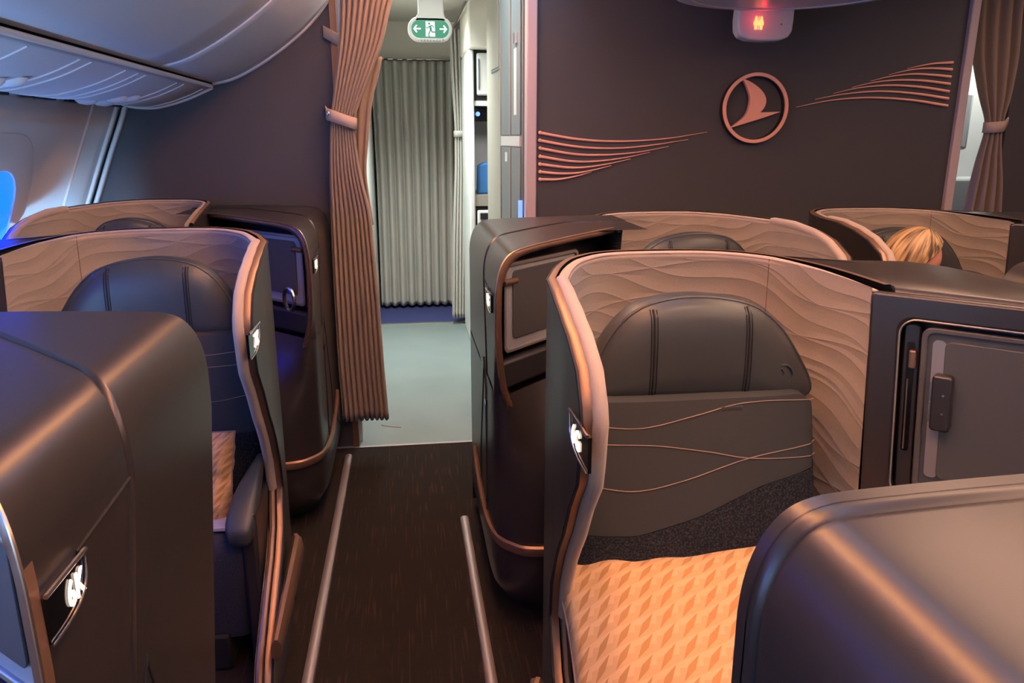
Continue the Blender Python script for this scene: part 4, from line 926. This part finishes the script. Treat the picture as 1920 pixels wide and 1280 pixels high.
# ================================================================== PERSON
root = empty('person', (2.03, 2.75, 0.42), 'seated blonde person, face hidden and turned away to the right, in the rear centre seat', 'person')
def skin_body(name, joints, edges, m, parent, off, sub=2):
    me = bpy.data.meshes.new(name); me.from_pydata([tuple(Vector(j[0]) - off) for j in joints], edges, [])
    o = bpy.data.objects.new(name, me); COL.objects.link(o); o.parent = parent
    md = o.modifiers.new('skin', 'SKIN'); md.use_smooth_shade = True
    for v, j in zip(me.skin_vertices[0].data, joints): v.radius = (j[1], j[2] if len(j) > 2 else j[1])
    me.skin_vertices[0].data[0].use_root = True
    s2 = o.modifiers.new('sub', 'SUBSURF'); s2.levels = sub; s2.render_levels = sub
    me.materials.append(M[m]); return o
off = Vector((2.03, 2.75, 0.42))
J = [((2.03, 2.72, 0.53), 0.13, 0.11), ((2.0, 2.74, 0.70), 0.13, 0.10), ((1.97, 2.74, 0.86), 0.14, 0.10), ((1.935, 2.72, 0.955), 0.075, 0.07), ((1.91, 2.69, 1.01), 0.045, 0.045),
     ((1.82, 2.72, 0.92), 0.055), ((1.78, 2.60, 0.74), 0.042), ((1.88, 2.44, 0.66), 0.033), ((2.14, 2.72, 0.92), 0.055), ((2.20, 2.60, 0.74), 0.042), ((2.12, 2.44, 0.66), 0.033),
     ((1.94, 2.62, 0.53), 0.09), ((1.92, 2.28, 0.55), 0.065), ((1.93, 2.20, 0.15), 0.045), ((2.12, 2.62, 0.53), 0.09), ((2.14, 2.28, 0.55), 0.065), ((2.13, 2.20, 0.15), 0.045)]
E_ = [(0, 1), (1, 2), (2, 3), (3, 4), (3, 5), (5, 6), (6, 7), (3, 8), (8, 9), (9, 10), (0, 11), (11, 12), (12, 13), (0, 14), (14, 15), (15, 16)]
skin_body('body', J, E_, 'top', root, off)
# head: ellipsoid profile with brow, nose, mouth and ears, tipped toward the right
HR = Matrix.Translation((1.90, 2.665, 1.098)) @ Matrix.Rotation(math.radians(55), 4, 'Z') @ Matrix.Rotation(math.radians(22), 4, 'X')
def head_pt(a, b, k=1.0, dx=0):
    """a: azimuth (0 = face, -y), b: elevation"""
    x = 0.076 * math.sin(a) * math.cos(b); y = -0.096 * math.cos(a) * math.cos(b); z = 0.112 * math.sin(b)
    f = max(0, math.cos(a)) ** 6
    if abs(b) < 1.2:
        y -= f * (0.022 * math.exp(-((b + 0.22) / 0.20) ** 2) * max(0, 1 - abs(a) / 0.35))
        y += f * 0.006 * math.exp(-((b - 0.08) / 0.12) ** 2)
        y -= f * 0.006 * math.exp(-((b + 0.62) / 0.10) ** 2)
    if z < -0.02: x *= 1 - 0.35 * ((-z - 0.02) / 0.09); 
    if z < -0.05 and y > 0: y *= 0.75
    return Vector((x * k, y * k, z * k))
rows = [[HR @ head_pt(2 * PI * j / 36, lerp(-1.45, 1.5, i / 26)) for j in range(36)] for i in range(27)]
mb = MB(); mb.grid(rows, cu=True); mb.f += [tuple(range(36)), tuple(range(26 * 36, 27 * 36))]
hd = mb.build('head', 'skin', root, lambda p: Vector(p) - off, ang=180)
for sg in (-1, 1):
    mb = MB(); mb.lathe([(0.001, -0.008), (0.006, -0.004), (0.0075, 0.0), (0.006, 0.004), (0.001, 0.007)], (0, 0, 0), 12, 'y'); mb.v = [HR @ (p + Vector((sg * 0.029, -0.084, 0.006))) for p in mb.v]; mb.build('eye', 'white', hd, lambda p: Vector(p) - off)
    mb = MB(); mb.lathe([(0.004, -0.006), (0.018, -0.004), (0.02, 0.003), (0.008, 0.006)], (0, 0, 0), 14, 'x', 0.7, 1.5); mb.v = [HR @ (p + Vector((sg * 0.076, 0.008, -0.012))) for p in mb.v]; mb.build('ear', 'skin', hd, lambda p: Vector(p) - off)
mb = MB(); mb.tube([HR @ Vector((x, -0.093 + abs(x) * 0.4, -0.064)) for x in (-0.022, -0.01, 0, 0.01, 0.022)], 0.004, n=6); mb.build('mouth', 'skin', hd, lambda p: Vector(p) - off)
# hair cap, combed strands and a fall of hair to the shoulder
rows = []
for i in range(25):
    row = []
    for j in range(49):
        a = 2 * PI * j / 48; face = max(0, math.cos(a))
        b0 = lerp(-1.0, 0.95, face ** 0.6) if face > 0 else -1.0
        b = lerp(b0, 1.52, i / 24)
        kk = 1.13 + 0.012 * math.sin(a * 16 + b * 2.0) + 0.006 * math.sin(a * 37 + 1)
        p = head_pt(a, b, kk)
        if face <= 0.25 and i < 9: p.z -= (9 - i) * 0.012; p.x *= 1 - 0.01 * (9 - i)
        row.append(HR @ (p + Vector((0, 0.004, 0.0))))
    rows.append(row)
mb = MB(); mb.grid(rows); mb.build('hair', 'hair', root, lambda p: Vector(p) - off, ang=180, solid=0.006, uv=[(j * 0.9 + 0.06 * i, i * 0.07) for i in range(25) for j in range(49)])
